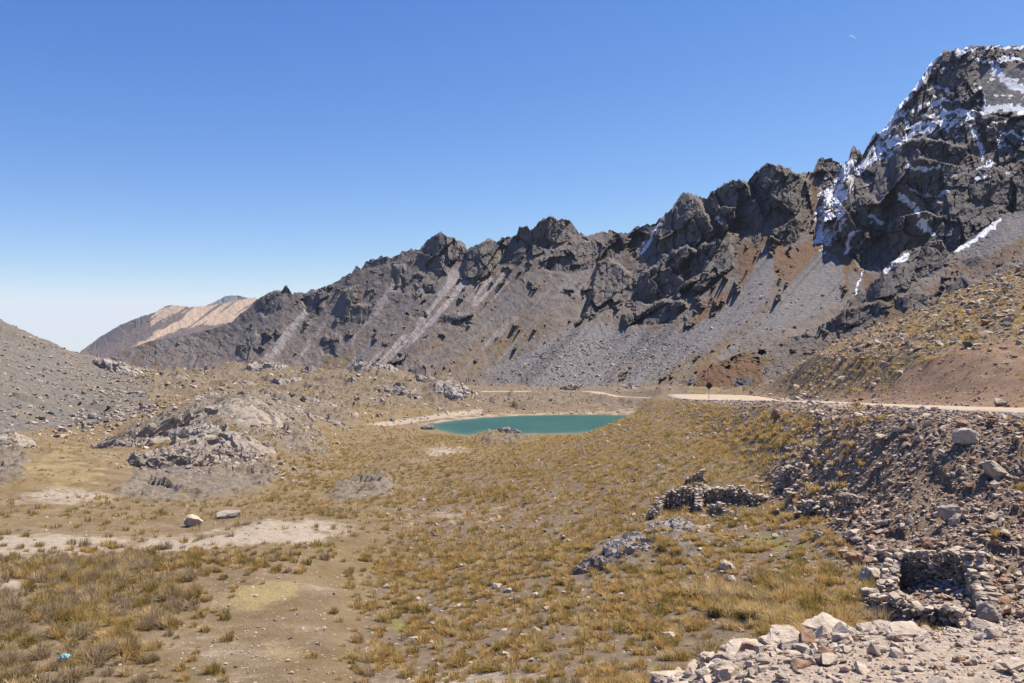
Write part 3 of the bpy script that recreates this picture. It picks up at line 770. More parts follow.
def zone_main(PX, PY, wx, wy, rock):
    Z = {}
    q = PX+0.9*PY
    streak = fbm(q/7, PY/90, octv=4, gain=0.6, seed=201)
    Z['scree'] = np.maximum(zpolys(wx, wy, [
        ([(480,400),(508,366),(545,342),(572,328),(600,322),(622,330),(655,330),(690,318),(672,338),(640,356),(615,372),(600,398)], 0.95),
        ([(766,242),(774,262),(770,290),(752,316),(716,342),(680,362),(640,384),(610,398),(640,360),(690,328),(724,306),(746,282),(758,258)], 0.95),
        ([(820,248),(838,256),(846,274),(840,300),(812,316),(772,330),(748,338),(770,312),(792,284),(808,264)], 0.95),
        ([(590,330),(570,348),(540,376),(520,398),(500,398),(530,362),(560,338)], 0.8), ([(500,292),(520,284),(535,300),(520,312),(490,330),(480,326)], 0.5),
        ([(848,262),(866,278),(866,292),(846,300)], 0.55),
        ([(975,66),(1000,66),(1024,68),(1200,80),(1200,112),(1024,112),(985,115),(980,96)], 1.0)]),
        0.62*sstep(0.08, 0.3, streak)*sstep(240, 280, PY))
    Z['pale'] = 0.42*Z['scree']*sstep(0.16, 0.34, fbm(q/6+50, PY/110, octv=4, gain=0.6, seed=213))
    Z['pale'] = np.maximum(Z['pale'], zpolys(wx, wy, [
        ([(452,268),(470,283),(456,300),(438,320),(415,342),(395,355),(380,368),(356,374),(380,350),(410,330),(428,308),(444,286)], 1.0),
        ([(478,282),(506,268),(515,280),(498,302),(470,308)], 0.85),
        ([(314,298),(306,318),(290,340),(272,362),(262,376),(252,376),(268,352),(290,325)], 0.9),
        ([(338,300),(330,318),(312,345),(296,375),(288,376),(304,345),(322,315)], 0.7), ([(405,262),(398,285),(380,312),(360,335),(345,352),(352,335),(372,308),(390,280)], 0.6), ([(560,278),(545,300),(520,322),(490,345),(470,360),(490,335),(520,308),(540,285)], 0.5),
        ([(388,300),(384,318),(372,328),(374,312)], 0.6), ([(360,350),(352,366),(318,380),(330,362)], 0.5),
        ([(862,272),(858,290),(852,300),(856,282)], 0.7), ([(755,300),(742,318),(716,338),(700,345),(725,322)], 0.6), ([(975,68),(1200,80),(1200,110),(985,112)], 0.15)], 4.0)*sstep(-0.2, 0.3, streak+0.1))
    Z['rusty'] = zpolys(wx, wy, [
        ([(735,245),(765,230),(790,248),(815,235),(840,250),(865,270),(880,285),(830,300),(800,290),(770,275),(745,285),(700,300),(690,320),(640,312),(640,330),(700,335),(740,310)], 0.62),
        ([(700,390),(690,372),(730,350),(760,360),(760,390)], 0.7), ([(700,200),(715,215),(740,240),(705,238)], 0.4), ([(790,178),(815,180),(822,205),(808,225)], 0.6),
        ([(620,240),(636,250),(634,270),(622,268)], 0.5)])
    Z['grass'] = 0.62*sstep(-0.05, 0.3, fbm(q/30, PY/60, octv=5, gain=0.6, seed=203)+0.25*fbm(PX/6, PY/5, octv=3, seed=204))*sstep(280, 340, PY)
    Z['grass'] = np.maximum(Z['grass'], zpolys(wx, wy, [([(480,396),(420,396),(420,372),(520,305),(585,318),(500,352)], 0.52)], 16.0))
    st2 = fbm(q/5, PY/120, octv=4, gain=0.65, seed=211)+0.5*fbm(q/22, PY/200, octv=3, seed=212)
    Z['dark'] = np.clip(Z['scree'], 0, 1)*sstep(0.0, 0.35, st2)

    hi = sstep(330, 270, PY)
    Z['out'] = np.clip(0.78+0.32*hi-0.75*Z['scree']-0.8*Z['pale']-0.15*Z['grass']+0.25*sstep(360, 380, PY)*sstep(640, 700, PX), 0, 1)*sstep(90, 230, PX)
    Z['out'] = np.maximum(Z['out'], zpolys(wx, wy, [([(630,228),(684,188),(724,182),(768,160),(833,156),(850,170),(830,215),(800,240),(770,240),(740,250),(720,280),(690,295),(640,300),(600,300),(620,250)], 1.05)], 6.0))
    Z['bould'] = Z['scree']*sstep(300, 350, PY)
    band = line_dist(wx, wy, [(826,200),(845,178),(868,160),(890,145),(915,134),(945,125),(972,114)])
    streaks = 0.55*fbm((PX+PY)/6, (PX-PY)/24, octv=4, gain=0.65, seed=205)+0.45*fbm(PX/5, PY/3.5, octv=4, gain=0.65, seed=206)
    s = sstep(6.0, 2.5, band+24*streaks)
    s = np.maximum(s, 0.95*sstep(6.5, 1.5, line_dist(wx, wy, [(874,134),(884,131),(899,107),(916,87),(929,67),(938,56)])+11*streaks))
    s = np.maximum(s, sstep(11, 5, line_dist(wx, wy, [(850,170),(838,190),(832,212),(826,236)])+48*streaks))
    for L, w in (([(994,67),(1003,78),(1022,90),(1060,92)], 4.5), ([(980,88),(984,111)], 2.6), ([(984,111),(1004,107),(1024,111),(1060,110)], 4), ([(918,108),(943,100),(968,101)], 2.2), ([(922,116),(948,111),(966,112)], 2.0), ([(905,128),(935,121),(962,119)], 2.4), ([(925,93),(937,87),(950,92)], 2.2), ([(958,50),(975,47),(1000,49),(1024,48)], 2.0), ([(897,108),(906,116),(908,126)], 1.8), ([(980,60),(990,64),(1010,58),(1024,62)], 2.4), ([(870,215),(884,225)], 2), ([(905,165),(925,170),(940,168)], 1.6), ([(1000,140),(1012,132),(1024,138)], 2.5), ([(910,190),(930,196),(948,192)], 1.6), ([(972,128),(985,160),(992,166)], 4), ([(900,196),(915,208),(922,225),(932,232)], 4),
                 ([(846,252),(850,238),(858,232)], 3), ([(660,224),(652,238),(642,256)], 2.2), ([(716,217),(722,222)], 3), ([(862,272),(855,300)], 1.2)):
        s = np.maximum(s, sstep(w, w*0.35, line_dist(wx, wy, L)+w*2.6*streaks))
    Z['snow'] = s
    Z['ledge'] = 0.95*sstep(835, 870, PX)*sstep(250, 150, PY)*sstep(0.15, 0.30, fbm(PX/14, PY/6, octv=5, gain=0.65, seed=207)+0.04*sstep(975, 990, PX)*sstep(125, 112, PY)+0.10*perlin(PX/2.2, PY/1.6, seed=209))
    return Z

MAT_MAIN = mountain_material('mountain_rock', (0.094, 0.085, 0.08, 1), (0.178, 0.16, 0.146, 1), (0.152, 0.124, 0.104, 1), (0.215, 0.182, 0.158, 1), (0.20, 0.188, 0.185, 1), (0.325, 0.285, 0.262, 1), 1.0)
MAIN = mountain('mountain_range', 40, 1300, 1.1, RIDGE, RIDGE_D, FOOT, 330, MAT_MAIN, zone_main, ROCKS, seed=100, holes=[([(979,66),(1000,65),(1024,67),(1200,80),(1200,113),(1024,113),(985,116),(980,96)], 1.0)])

# the spur in front of the high peak
SPUR_R = [(620,404),(660,392),(700,372),(720,362),(740,353),(770,345),(800,335),(835,318),(850,300),(870,285),(885,268),(905,251),(920,246),(935,248),(945,257),(955,250),(985,228),(1000,217),(1006,213),(1024,214),(1100,190),(1300,160)]
SPUR_RD = [(620,425),(700,425),(800,432),(870,432),(950,420),(1024,405),(1300,380)]
SPUR_F = [(620,412,405),(700,405,372),(768,400,330),(830,380,300),(900,355,265),(1024,312,225),(1300,300,210)]
SPUR_ROCKS = [
 ([(866,290),(885,268),(900,256),(912,249),(925,246),(940,249),(948,258),(950,265),(935,275),(910,284),(895,296),(878,300)], 0.85),
 ([(826,322),(835,314),(855,306),(880,300),(892,306),(885,315),(862,322),(845,331),(830,328)], 0.85),
 ([(893,300),(915,292),(930,296),(930,306),(905,310)], 0.7), ([(700,352),(720,340),(740,335),(738,352),(712,356)], 0.7),
 ([(660,364),(675,358),(690,358),(692,369),(664,370)], 0.85), ([(960,262),(975,254),(985,262),(970,270)], 0.7), ([(945,285),(965,277),(985,282),(970,296),(950,298)], 0.7), ([(985,275),(1005,266),(1030,258),(1030,285),(1000,292)], 0.7),
 ([(775,318),(790,312),(798,318),(782,324)], 0.7), ([(790,332),(806,328),(812,336),(796,342)], 0.7), ([(733,380),(745,376),(755,380),(748,388),(734,388)], 0.7)]
def zone_spur(PX, PY, wx, wy, rock):
    Z = {}
    st = fbm(PX/5, PY/5, octv=4, seed=304)
    Z['scree'] = zpolys(wx, wy, [([(955,252),(985,228),(1006,212),(1300,160),(1300,225),(1024,236),(1000,252),(970,262)], 0.95)])
    Z['rusty'] = zpolys(wx, wy, [([(690,392),(700,366),(740,352),(765,360),(765,392)], 0.8), ([(950,262),(1024,240),(1024,262),(960,285),(900,320),(880,318),(900,300),(940,280)], 0.5)])
    Z['grass'] = 0.6*sstep(0, 0.2, fbm(PX/24, PY/18, octv=4, seed=303))
    s = sstep(3.2, 1.2, line_dist(wx, wy, [(954,253),(968,243),(985,231),(1000,221)])+4*st)
    Z['snow'] = np.maximum(s, sstep(3.0, 1.0, line_dist(wx, wy, [(886,272),(896,263),(908,254)])+4*st))
    Z['out'] = np.clip(0.95-0.9*Z['scree'], 0, 1)
    Z['bould'] = 0.6+0*PX
    return Z
mountain('mountain_spur', 620, 1300, 1.1, SPUR_R, SPUR_RD, SPUR_F, 170, MAT_MAIN, zone_spur, SPUR_ROCKS, seed=140, jag=1.0, rough=0.8)

# far tan mountain and the haze-painted summit behind it
FAR_R = [(40,368),(80,352),(92,343),(100,337),(120,325),(140,317),(155,313),(165,306),(172,305),(190,307),(205,306),(225,303),(240,300),(256,297),(268,302),(300,316),(420,350)]
FAR_RD = [(40,5200),(160,5000),(420,4600)]
FAR_F = [(40,372,3600),(160,376,3400),(420,380,3200)]
def zone_far(PX, PY, wx, wy, rock):
    Z = {}
    streak = fbm((PX+1.4*PY)/9, PY/60, octv=4, seed=402)
    Z['tan'] = np.clip(zpolys(wx, wy, [([(152,318),(160,308),(172,304),(256,295),(300,300),(300,320),(256,312),(225,325),(205,324),(178,330),(150,342),(132,346),(160,330),(186,316),(176,313),(150,328)], 1.0),
        ([(134,346),(160,332),(185,322),(150,342)], 0.8)], 3.0)-0.75*sstep(0.06, 0.2, streak), 0, 1)
    Z['out'] = np.clip(0.5*sstep(160, 120, PX)+0.2-0.4*Z['tan'], 0, 1)
    return Z
MAT_FAR = mountain_material('far_mountain_rock', (0.10, 0.085, 0.082, 1), (0.15, 0.125, 0.118, 1), (0.14, 0.108, 0.095, 1), (0.19, 0.145, 0.122, 1), (0.2, 0.18, 0.17, 1), (0.36, 0.28, 0.22, 1), 4.0)
mountain('far_mountain', 40, 420, 1.1, FAR_R, FAR_RD, FAR_F, 90, MAT_FAR, zone_far, [([(84,352),(100,337),(120,325),(140,317),(150,315),(140,325),(118,338),(100,348)], 0.4)], seed=160, jag=0.5, shear=1.4, rough=0.45, gully=0.7)
TIP_R = [(120,352),(170,325),(195,310),(205,306),(215,302),(225,296),(235,295),(245,297),(250,299),(270,305),(330,318),(380,330)]
MAT_TIP_HAZE = mountain_material('summit_haze_tint', (0.12, 0.12, 0.135, 1), (0.17, 0.17, 0.19, 1), (0.16, 0.155, 0.165, 1), (0.20, 0.19, 0.20, 1), (0.2, 0.18, 0.17, 1), (0.3, 0.28, 0.26, 1), 6.0)  # bluish greys paint the haze of distance into the rock colour
mountain('distant_summit', 120, 380, 1.1, TIP_R, [(120,9000),(380,9000)], [(120,372,7000),(380,372,7000)], 60, MAT_TIP_HAZE, lambda PX, PY, wx, wy, rock: {'out': 0.3+0*PX}, [([(205,307),(215,301),(225,295),(240,295),(252,299),(250,304),(220,306)], 0.5)], seed=180, jag=0.5, rough=0.45, gully=0.5)
#%%OBJECTS
# ------------------------------------------------------------------ stones
def hull_stone(seed, n=15, flat=0.62, boxy=0.0):
    r = random.Random(seed)
    bm = bmesh.new()
    for i in range(n):
        v = Vector((r.gauss(0, 1), r.gauss(0, 1), r.gauss(0, 1))).normalized()
        if boxy:
            m = max(abs(v.x), abs(v.y), abs(v.z)); v = v*(1-boxy)+v/m*boxy
        v *= r.uniform(0.82, 1.05)
        bm.verts.new((v.x*0.5, v.y*0.5*r.uniform(0.8, 1), v.z*0.5*flat))
    res = bmesh.ops.convex_hull(bm, input=bm.verts[:])
    bmesh.ops.delete(bm, geom=[g for g in res['geom_interior'] if isinstance(g, bmesh.types.BMVert)], context='VERTS')
    bmesh.ops.triangulate(bm, faces=bm.faces[:])
    bm.verts.ensure_lookup_table(); bm.verts.index_update()
    V = np.array([v.co[:] for v in bm.verts], np.float32); Fc = np.array([[v.index for v in f.verts] for f in bm.faces], np.int32)
    bm.free()
    return V, Fc

STONES = [hull_stone(100+i, 11+i % 6, (0.5, 0.62, 0.8, 0.42)[i % 4], (0, 0.5, 0.25)[i % 3]) for i in range(16)]

def roughen(V, Fc, levels, amp, seed):
    """split every face and break it up, so that a stone has chipped faces"""
    for lv in range(levels):
        e = {}; V = list(map(tuple, V)); out = []
        def mid(i, j):
            k = (min(i, j), max(i, j))
            if k not in e:
                e[k] = len(V); V.append(tuple((V[i][q]+V[j][q])/2 for q in range(3)))
            return e[k]
        for a, b, c in Fc:
            ab, bc, ca = mid(a, b), mid(b, c), mid(c, a)
            out += [(a, ab, ca), (ab, b, bc), (ca, bc, c), (ab, bc, ca)]
        Fc = out
    V = np.array(V, np.float32)
    k = 2.6
    q = 1+amp*(0.8*blocky(V[:, 0]*k+V[:, 2]*1.3+seed, V[:, 1]*k-V[:, 2]*k, seed)+1.2*fbm(V[:, 0]*4, V[:, 1]*4, V[:, 2]*4, 3, seed=seed))
    return V*q[:, None], np.array(Fc, np.int32)

def rot_mats(rz, tilt_dir, tilt):
    cz, sz = np.cos(rz), np.sin(rz)
    Rz = np.zeros((len(rz), 3, 3), np.float32); Rz[:, 0, 0] = cz; Rz[:, 0, 1] = -sz; Rz[:, 1, 0] = sz; Rz[:, 1, 1] = cz; Rz[:, 2, 2] = 1
    ax, ay = np.cos(tilt_dir), np.sin(tilt_dir); c, s = np.cos(tilt), np.sin(tilt); C1 = 1-c
    R = np.zeros_like(Rz)
    R[:, 0, 0] = c+ax*ax*C1; R[:, 0, 1] = ax*ay*C1; R[:, 0, 2] = ay*s
    R[:, 1, 0] = ax*ay*C1; R[:, 1, 1] = c+ay*ay*C1; R[:, 1, 2] = -ax*s
    R[:, 2, 0] = -ay*s; R[:, 2, 1] = ax*s; R[:, 2, 2] = c
    return R @ Rz

def merge(temps, tid, loc, scale, R, mat, attr=None):
    """many copies of a few templates as one vertex and face list"""
    VV, FF, MM, AA = [], [], [], []
    off = 0
    for k, T in enumerate(temps):
        i = np.nonzero(tid == k)[0]
        if len(i) == 0: continue
        V, Fc = T[0], T[1]
        v = np.einsum('nij,nkj->nki', R[i], V[None]*scale[i][:, None, :])+loc[i][:, None, :]
        f = Fc[None]+(np.arange(len(i))*len(V))[:, None, None]+off
        VV.append(v.reshape(-1, 3)); FF.append(f.reshape(-1, 3)); MM.append(np.repeat(mat[i], len(Fc)))
        if len(T) > 2: AA.append(np.tile(T[2], len(i)))
        off += len(i)*len(V)
    return np.concatenate(VV), np.concatenate(FF), np.concatenate(MM), (np.concatenate(AA) if AA else None)

def scatter(poly, d0, d1, dens, x0=-70, x1=1094):
    """points spread evenly over the real ground that lies inside a picture polygon and a distance band"""
    area = (x1-x0)/F*(d1*d1-d0*d0)/2
    n = int(area*dens)
    if n == 0: return np.zeros((0, 2), np.float32), np.zeros(0), np.zeros(0)
    d = np.sqrt(rng.uniform(d0*d0, d1*d1, n)); px = rng.uniform(x0, x1, n)
    py = ground_py(px, d)
    if poly is not None:
        m = poly_sdf(px.astype(np.float32), py.astype(np.float32), poly, 30)+9*rng.normal(size=n) < 0
        d, px, py = d[m], px[m], py[m]
    return np.stack([(px-CX)/F*d, d], 1).astype(np.float32), px, py

RUBBLE_POLY = [(800,412),(900,408),(1110,414),(1110,640),(990,628),(900,596),(862,560),(842,530),(806,512),(768,486),(800,458),(792,432)]
LEFT_PATCH = [(-80,700),(-80,565),(60,552),(130,545),(190,566),(196,600),(150,640),(120,700)]
SLOPE_POLY = [(352,700),(362,630),(372,570),(400,505),(452,470),(540,445),(560,440),(625,412),(690,402),(775,420),(815,440),(800,470),(770,482),(800,512),(850,552),(872,600),(860,650),(760,662),(640,690),(560,700)]
CUT_UPPER = [(764,390),(800,368),(850,344),(940,308),(1024,266),(1110,240),(1110,318),(1024,336),(940,352),(870,368),(800,384)]
CUT_LOWER = [(764,400),(800,384),(870,368),(940,352),(1024,336),(1110,322),(1110,404),(1024,404),(900,404)]

# each entry: polygon, d0, d1, density per m2, size range (m), power, colour odds (cream, grey, rust, dark), words for the label
STONE_SETS = [
 (RUBBLE_POLY, 17, 66, 8.0, (0.20, 0.80), 2.6, (0.46, 0.22, 0.28, 0.04), 'rubble'),
 (RUBBLE_POLY, 17, 66, 26.0, (0.10, 0.30), 1.8, (0.48, 0.22, 0.27, 0.03), 'rubble'),
 (RUBBLE_POLY, 17, 40, 34.0, (0.05, 0.12), 1.6, (0.54, 0.25, 0.16, 0.05), 'rubble'),
 ([(560,700),(640,674),(690,660),(760,640),(880,630),(1110,622),(1110,720),(560,720)], 9.2, 15.2, 150.0, (0.022, 0.16), 2.0, (0.66, 0.20, 0.12, 0.02), 'gravel'),
 ([(560,700),(640,674),(690,660),(760,640),(880,630),(1110,622),(1110,720),(560,720)], 9.2, 15.2, 5.0, (0.15, 0.42), 2.2, (0.72, 0.16, 0.10, 0.02), 'gravel'),
 ([(560,700),(630,674),(700,657),(770,640),(868,630),(868,660),(720,692),(600,704)], 10.5, 14.6, 22.0, (0.14, 0.46), 1.9, (0.86, 0.08, 0.06, 0.0), 'gravel'),
 ([(690,402),(770,400),(1110,412),(1110,446),(900,446),(830,455),(760,440),(690,430)], 40, 190, 7.0, (0.12, 0.6), 2.0, (0.28, 0.40, 0.2, 0.12), 'roadbank'),
 (SLOPE_POLY, 17, 150, 1.3, (0.08, 0.6), 2.3, (0.5, 0.38, 0.06, 0.06), 'slope'),
 ([(640,540),(720,470),(800,480),(850,540),(860,600),(700,600)], 24, 64, 5.0, (0.07, 0.5), 2.2, (0.5, 0.38, 0.08, 0.04), 'ruins'),
 ([(-80,700),(-80,500),(330,490),(370,560),(352,700)], 24, 85, 0.9, (0.06, 0.30), 2.4, (0.62, 0.34, 0.02, 0.02), 'valley'),
 ([(180,640),(190,590),(330,570),(350,690),(150,700)], 24, 52, 4.5, (0.04, 0.16), 2.1, (0.72, 0.26, 0.02, 0.0), 'valley'),
 ([(340,700),(350,672),(560,660),(620,690),(560,700)], 20, 32, 6.0, (0.04, 0.3), 2.1, (0.75, 0.22, 0.02, 0.01), 'valley'),
 ([(100,500),(130,440),(220,402),(330,420),(330,470),(250,495)], 95, 190, 0.9, (0.2, 1.1), 2.2, (0.30, 0.60, 0.0, 0.10), 'knoll'),
 ([(330,440),(420,440),(470,460),(430,520),(330,520)], 70, 170, 0.10, (0.15, 0.6), 2.3, (0.55, 0.40, 0.0, 0.05), 'valley'),
 ([(-80,320),(0,322),(75,350),(150,378),(160,410),(90,435),(-80,450)], 130, 400, 0.20, (0.45, 2.0), 2.4, (0.10, 0.62, 0.05, 0.23), 'screehill'),
 ([(100,372),(160,375),(165,430),(60,440),(90,400)], 130, 380, 0.12, (0.6, 2.8), 2.0, (0.05, 0.50, 0.05, 0.40), 'screehill'),
 ([(150,372),(300,366),(450,378),(480,410),(330,420),(180,408)], 225, 460, 0.07, (0.6, 3.0), 2.2, (0.28, 0.58, 0.0, 0.14), 'hummock'),
 (CUT_UPPER, 50, 200, 4.2, (0.16, 1.5), 2.0, (0.24, 0.46, 0.16, 0.14), 'hillside'),
 (CUT_LOWER, 44, 150, 3.6, (0.08, 0.5), 2.3, (0.36, 0.30, 0.30, 0.04), 'cutbank'),
 ([(470,388),(640,388),(690,402),(650,412),(470,412)], 230, 450, 0.14, (0.5, 1.6), 2.2, (0.3, 0.5, 0.1, 0.1), 'hummock'),
]
PLACE = {
 'rubble': ('stone among the rubble of the slope below the road', 'stones of the rubble slope below the road'),
 'gravel': ('stone lying in the pale gravel at the bottom edge', 'stones in the gravel at the bottom edge'),
 'roadbank': ('stone on the bank just under the dirt road', 'stones on the bank under the road'),
 'slope': ('stone between the grass tufts of the open hillside', 'stones between the tufts of the hillside'),
 'ruins': ('stone on the ground around the ruined stone walls', 'stones around the ruined walls'),
 'valley': ('stone on the dry valley floor', 'stones on the valley floor'),
 'knoll': ('stone on the grey rocky knoll', 'stones on the knoll'),
 'screehill': ('boulder on the grey scree hill', 'boulders of the scree hill'),
 'hummock': ('boulder on the rocky hummocks past the lake', 'boulders past the lake'),
 'hillside': ('stone on the grassy hill above the road cutting', 'stones on the hill above the road'),
 'cutbank': ('stone on the bare brown cutting above the road', 'stones on the brown road cutting'),
}
S = dict(xy=[], size=[], mat=[], set=[], px=[], py=[])
for poly, d0, d1, dens, (s0, s1), pw, odds, word in STONE_SETS:
    xy, px, py = scatter(poly, d0, d1, dens)
    n = len(xy)
    u = rng.uniform(0, 1, n)
    size = (s0**(1-pw-0.4)+u*(s1**(1-pw-0.4)-s0**(1-pw-0.4)))**(1/(1-pw-0.4))
    ok = size*F/xy[:, 1] > 0.75          # smaller than a pixel: left to the ground's own grain
    rd, rz_, rh = road_near(xy[:, 0], xy[:, 1]); ok &= rd > rh+np.where(xy[:, 1] > 180, 5.0, 0.25)
    ld = poly_sdf(xy[:, 0], xy[:, 1], LAKE, 60); ok &= ld > 1
    S['xy'].append(xy[ok]); S['size'].append(size[ok]); S['mat'].append(rng.choice(4, n, p=odds)[ok]); S['set'] += [word]*int(ok.sum()); S['px'].append(px[ok]); S['py'].append(py[ok])
sxy = np.concatenate(S['xy']); ssz = np.concatenate(S['size']); smat = np.concatenate(S['mat']); sset = np.array(S['set']); spx = np.concatenate(S['px']); spy = np.concatenate(S['py'])
sz = ground_z(sxy[:, 0], sxy[:, 1])
n = len(ssz)
sscale = np.stack([ssz*rng.uniform(0.8, 1.25, n), ssz*rng.uniform(0.7, 1.1, n), ssz*rng.uniform(0.7, 1.15, n)], 1)
sloc = np.stack([sxy[:, 0], sxy[:, 1], sz+ssz*rng.uniform(0.02, 0.22, n)], 1)
sR = rot_mats(rng.uniform(0, 6.28, n), rng.uniform(0, 6.28, n), np.abs(rng.normal(0, 0.35, n)))
stid = rng.integers(0, len(STONES), n)
onscreen = ssz*F/sxy[:, 1]*((spx > 2) & (spx < 1022) & (spy < 681))
order = np.argsort(-onscreen)

def size_word(px):
    return 'large' if px > 15 else ('middling' if px > 9 else 'small')

STONE_ME = {}
def stone_mesh(k, m):
    if (k, m) not in STONE_ME:
        V, Fc = roughen(*STONES[k], 2, 0.17, k)
        STONE_ME[(k, m)] = mesh_from('rock', V, Fc, [M_STONE[m]])
    return STONE_ME[(k, m)]

from mathutils import Matrix
def place(o, loc, R, scale):
    M = Matrix.Identity(4)
    for i in range(3):
        for j in range(3):
            M[i][j] = float(R[i][j])*float(scale[j])
        M[i][3] = float(loc[i])
    o.matrix_world = M

NROCK = 285
for i in order[:NROCK]:
    o = link('rock', stone_mesh(int(stid[i]), int(smat[i])), '%s %s %s' % (size_word(onscreen[i]), STONE_WORD[smat[i]], PLACE[sset[i]][0]), 'rock', PLACE[sset[i]][1])
    place(o, sloc[i], sR[i], sscale[i])
rest = order[NROCK:]
V, Fc, MM, _ = merge(STONES, stid[rest], sloc[rest], sscale[rest], sR[rest], smat[rest])
link('loose_stones', mesh_from('loose_stones', V, Fc, M_STONE, MM), kind='stuff')

# boulder field lying on the mountain's scree
def mountain_boulders(info, polys, n, s0, s1):
    px = rng.uniform(480, 860, n*6); py = rng.uniform(290, 398, n*6)
    m = np.zeros(len(px), bool)
    for poly, keep in polys:
        m |= (poly_sdf(px.astype(np.float32), py.astype(np.float32), poly, 10) < 0) & (rng.uniform(0, 1, len(px)) < keep)
    px, py = px[m][:n], py[m][:n]
    ci = np.clip(((px-info['x0'])/info['dx']).round().astype(int), 0, info['PY'].shape[1]-1)
    P = info['PY'][:, ci]; ri = np.abs(P-py[None]).argmin(0)
    d = info['D'][ri, ci]; pxx = info['xs'][ci]; pyy = info['PY'][ri, ci]
    loc = np.stack([(pxx-CX)/F*d, d, -(pyy-CY)/F*d], 1)
    k = len(d); u = rng.uniform(0, 1, k)
    sz = (s0**-2+u*(s1**-2-s0**-2))**-0.5*d/500
    V, Fc, MM, _ = merge(STONES, rng.integers(0, 16, k), loc, sz[:, None]*rng.uniform(0.7, 1.2, (k, 3)), rot_mats(rng.uniform(0, 6.28, k), rng.uniform(0, 6.28, k), rng.normal(0, .4, k)), rng.choice(4, k, p=(0.04, 0.5, 0.06, 0.4)))
    link('scree_boulders', mesh_from('scree_boulders', V, Fc, M_STONE, MM), kind='stuff')
mountain_boulders(MAIN, [([(470,394),(520,356),(580,340),(640,340),(690,345),(720,350),(690,366),(640,390),(560,398)], 0.9), ([(430,390),(500,330),(640,320),(800,250),(860,290),(720,396)], 0.14)], 3800, 0.7, 3.4)

# ------------------------------------------------------------------ bedrock outcrops
def outcrop(label, px, d, wide, deep, high, mat, lift=0.0, rz=0.0, lean=0.0, seed=0, cell=1.0, name='rock_outcrop', rough=1.0, dome=False):
    nu, nv = 110, 46
    u = np.linspace(0, 2*math.pi, nu, endpoint=False); v = np.linspace(-0.45, math.pi/2, nv)
    U, Vv = np.meshgrid(u, v)
    sq = lambda c, e: np.sign(c)*np.abs(c)**e
    Vp = np.maximum(Vv, 0)
    x = sq(np.cos(Vp), 0.7)*sq(np.cos(U), 0.8); y = sq(np.cos(Vp), 0.7)*sq(np.sin(U), 0.8); z = np.where(Vv < 0, 3.2, 1.0)*np.sin(Vv)
    if dome:                     # a whaleback that runs out into the ground
        r0 = np.linspace(1.25, 0.0, nv)[:, None]*(1+0.10*np.sin(U*3+seed)+0.07*np.sin(U*5+seed*2))
        x, y, z = r0*np.cos(U), r0*np.sin(U), 1-r0**2*(1+0.15*np.sin(U*2+seed))
    x, y, z = x*wide/2, y*deep/2, z*high
    nx, ny, nz = x/wide**2, y/deep**2, z/(2*high)**2*1.5
    q = np.sqrt(nx*nx+ny*ny+nz*nz)+1e-9; nx, ny, nz = nx/q, ny/q, nz/q
    c = cell*1.6*math.sqrt(high*min(wide, deep)*0.5)
    wq = 0.35*c
    xw = x+wq*fbm(x/c, y/c, z/c, 2, seed=seed+5); zw = z+wq*fbm(y/c, x/c, z/c, 2, seed=seed+6)
    r = c*rough*(0.42*blocky((xw+y*0.45)/c+seed, (zw-y*0.35)/c, seed)+0.20*blocky((xw-y*.3)/c*2.3+seed, (zw+y*0.5)/c*2.5, seed+1)+0.10*blocky((xw+y*.3)/c*5+seed, (zw+y*0.4)/c*5, seed+2)+0.3*fbm(x/c*0.6+seed, y/c*0.6, z/c*0.6, 3, seed=seed+3))
    x, y, z = x+nx*r, y+ny*r, z+nz*r
    x = x+lean*np.maximum(z, 0)
    # bed it on the ground it stands on
    X = (px-CX)/F*d
    gz = float(ground_z(np.array([X]), np.array([d]), False)[0])
    cr, sr = math.cos(rz), math.sin(rz)
    gw = ground_z((X+x*cr-y*sr).astype(np.float32), (d+x*sr+y*cr).astype(np.float32), False)
    z = z+np.clip(gw-gz, -8, 8)
    V = np.stack([x, y, z], -1)
    i = np.arange(nv-1)[:, None]*nu+np.arange(nu)[None]; j = np.arange(nv-1)[:, None]*nu+(np.arange(nu)[None]+1) % nu
    faces = np.stack([i, j, j+nu, i+nu], -1).reshape(-1, 4)
    o = link(name, mesh_from(name, V.reshape(-1, 3), faces, [mat]), label, 'rock outcrop')
    o.location = (X, d, gz+lift); o.rotation_euler = (0, 0, rz)
    return o

outcrop('dark jagged rock ledge on the shaded edge of the grey knoll', 158, 127, 7.5, 5.0, 2.6, M_OUT, 0.3, 0.5, 0.5, 501, 0.7)
outcrop('low dark end of the rock ledge on the knoll, beside pale grass', 118, 122, 7.0, 3.6, 1.3, M_OUT, 0.0, 0.35, 0.4, 507, 0.6)
outcrop('broken grey rock hump in front of the knoll', 168, 103, 9.5, 5, 1.7, M_OUT, -0.2, 0.15, 0.3, 511, 0.5)
outcrop('long grey broken shelf of rock under the knoll grass', 232, 108, 8.5, 4, 1.0, M_OUT, -0.1, -0.1, 0.2, 513, 0.45)
outcrop('pale cracked bedrock outcrop in the middle of the tufted hillside', 628, 46.5, 2.6, 2.6, 0.45, M_OUTPALE, -0.02, 0.4, 0.2, 521, 0.5)
outcrop('pale stepped bedrock beside the bare ground under the ruined wall', 672, 50, 2.8, 3.0, 0.4, M_OUTPALE, -0.05, -0.3, 0.1, 523, 0.45)
outcrop('dark-footed craggy rock in the tufts under the pale hillside outcrop', 592, 44.5, 2.0, 1.2, 0.55, M_OUT, -0.05, 0.2, 0.2, 527, 0.4)
outcrop('pale whaleback rock at the near shore of the lake', 505, 214, 8.0, 4.5, 1.5, M_OUTPALE, 0.0, 0.1, 0.1, 531, 0.6)
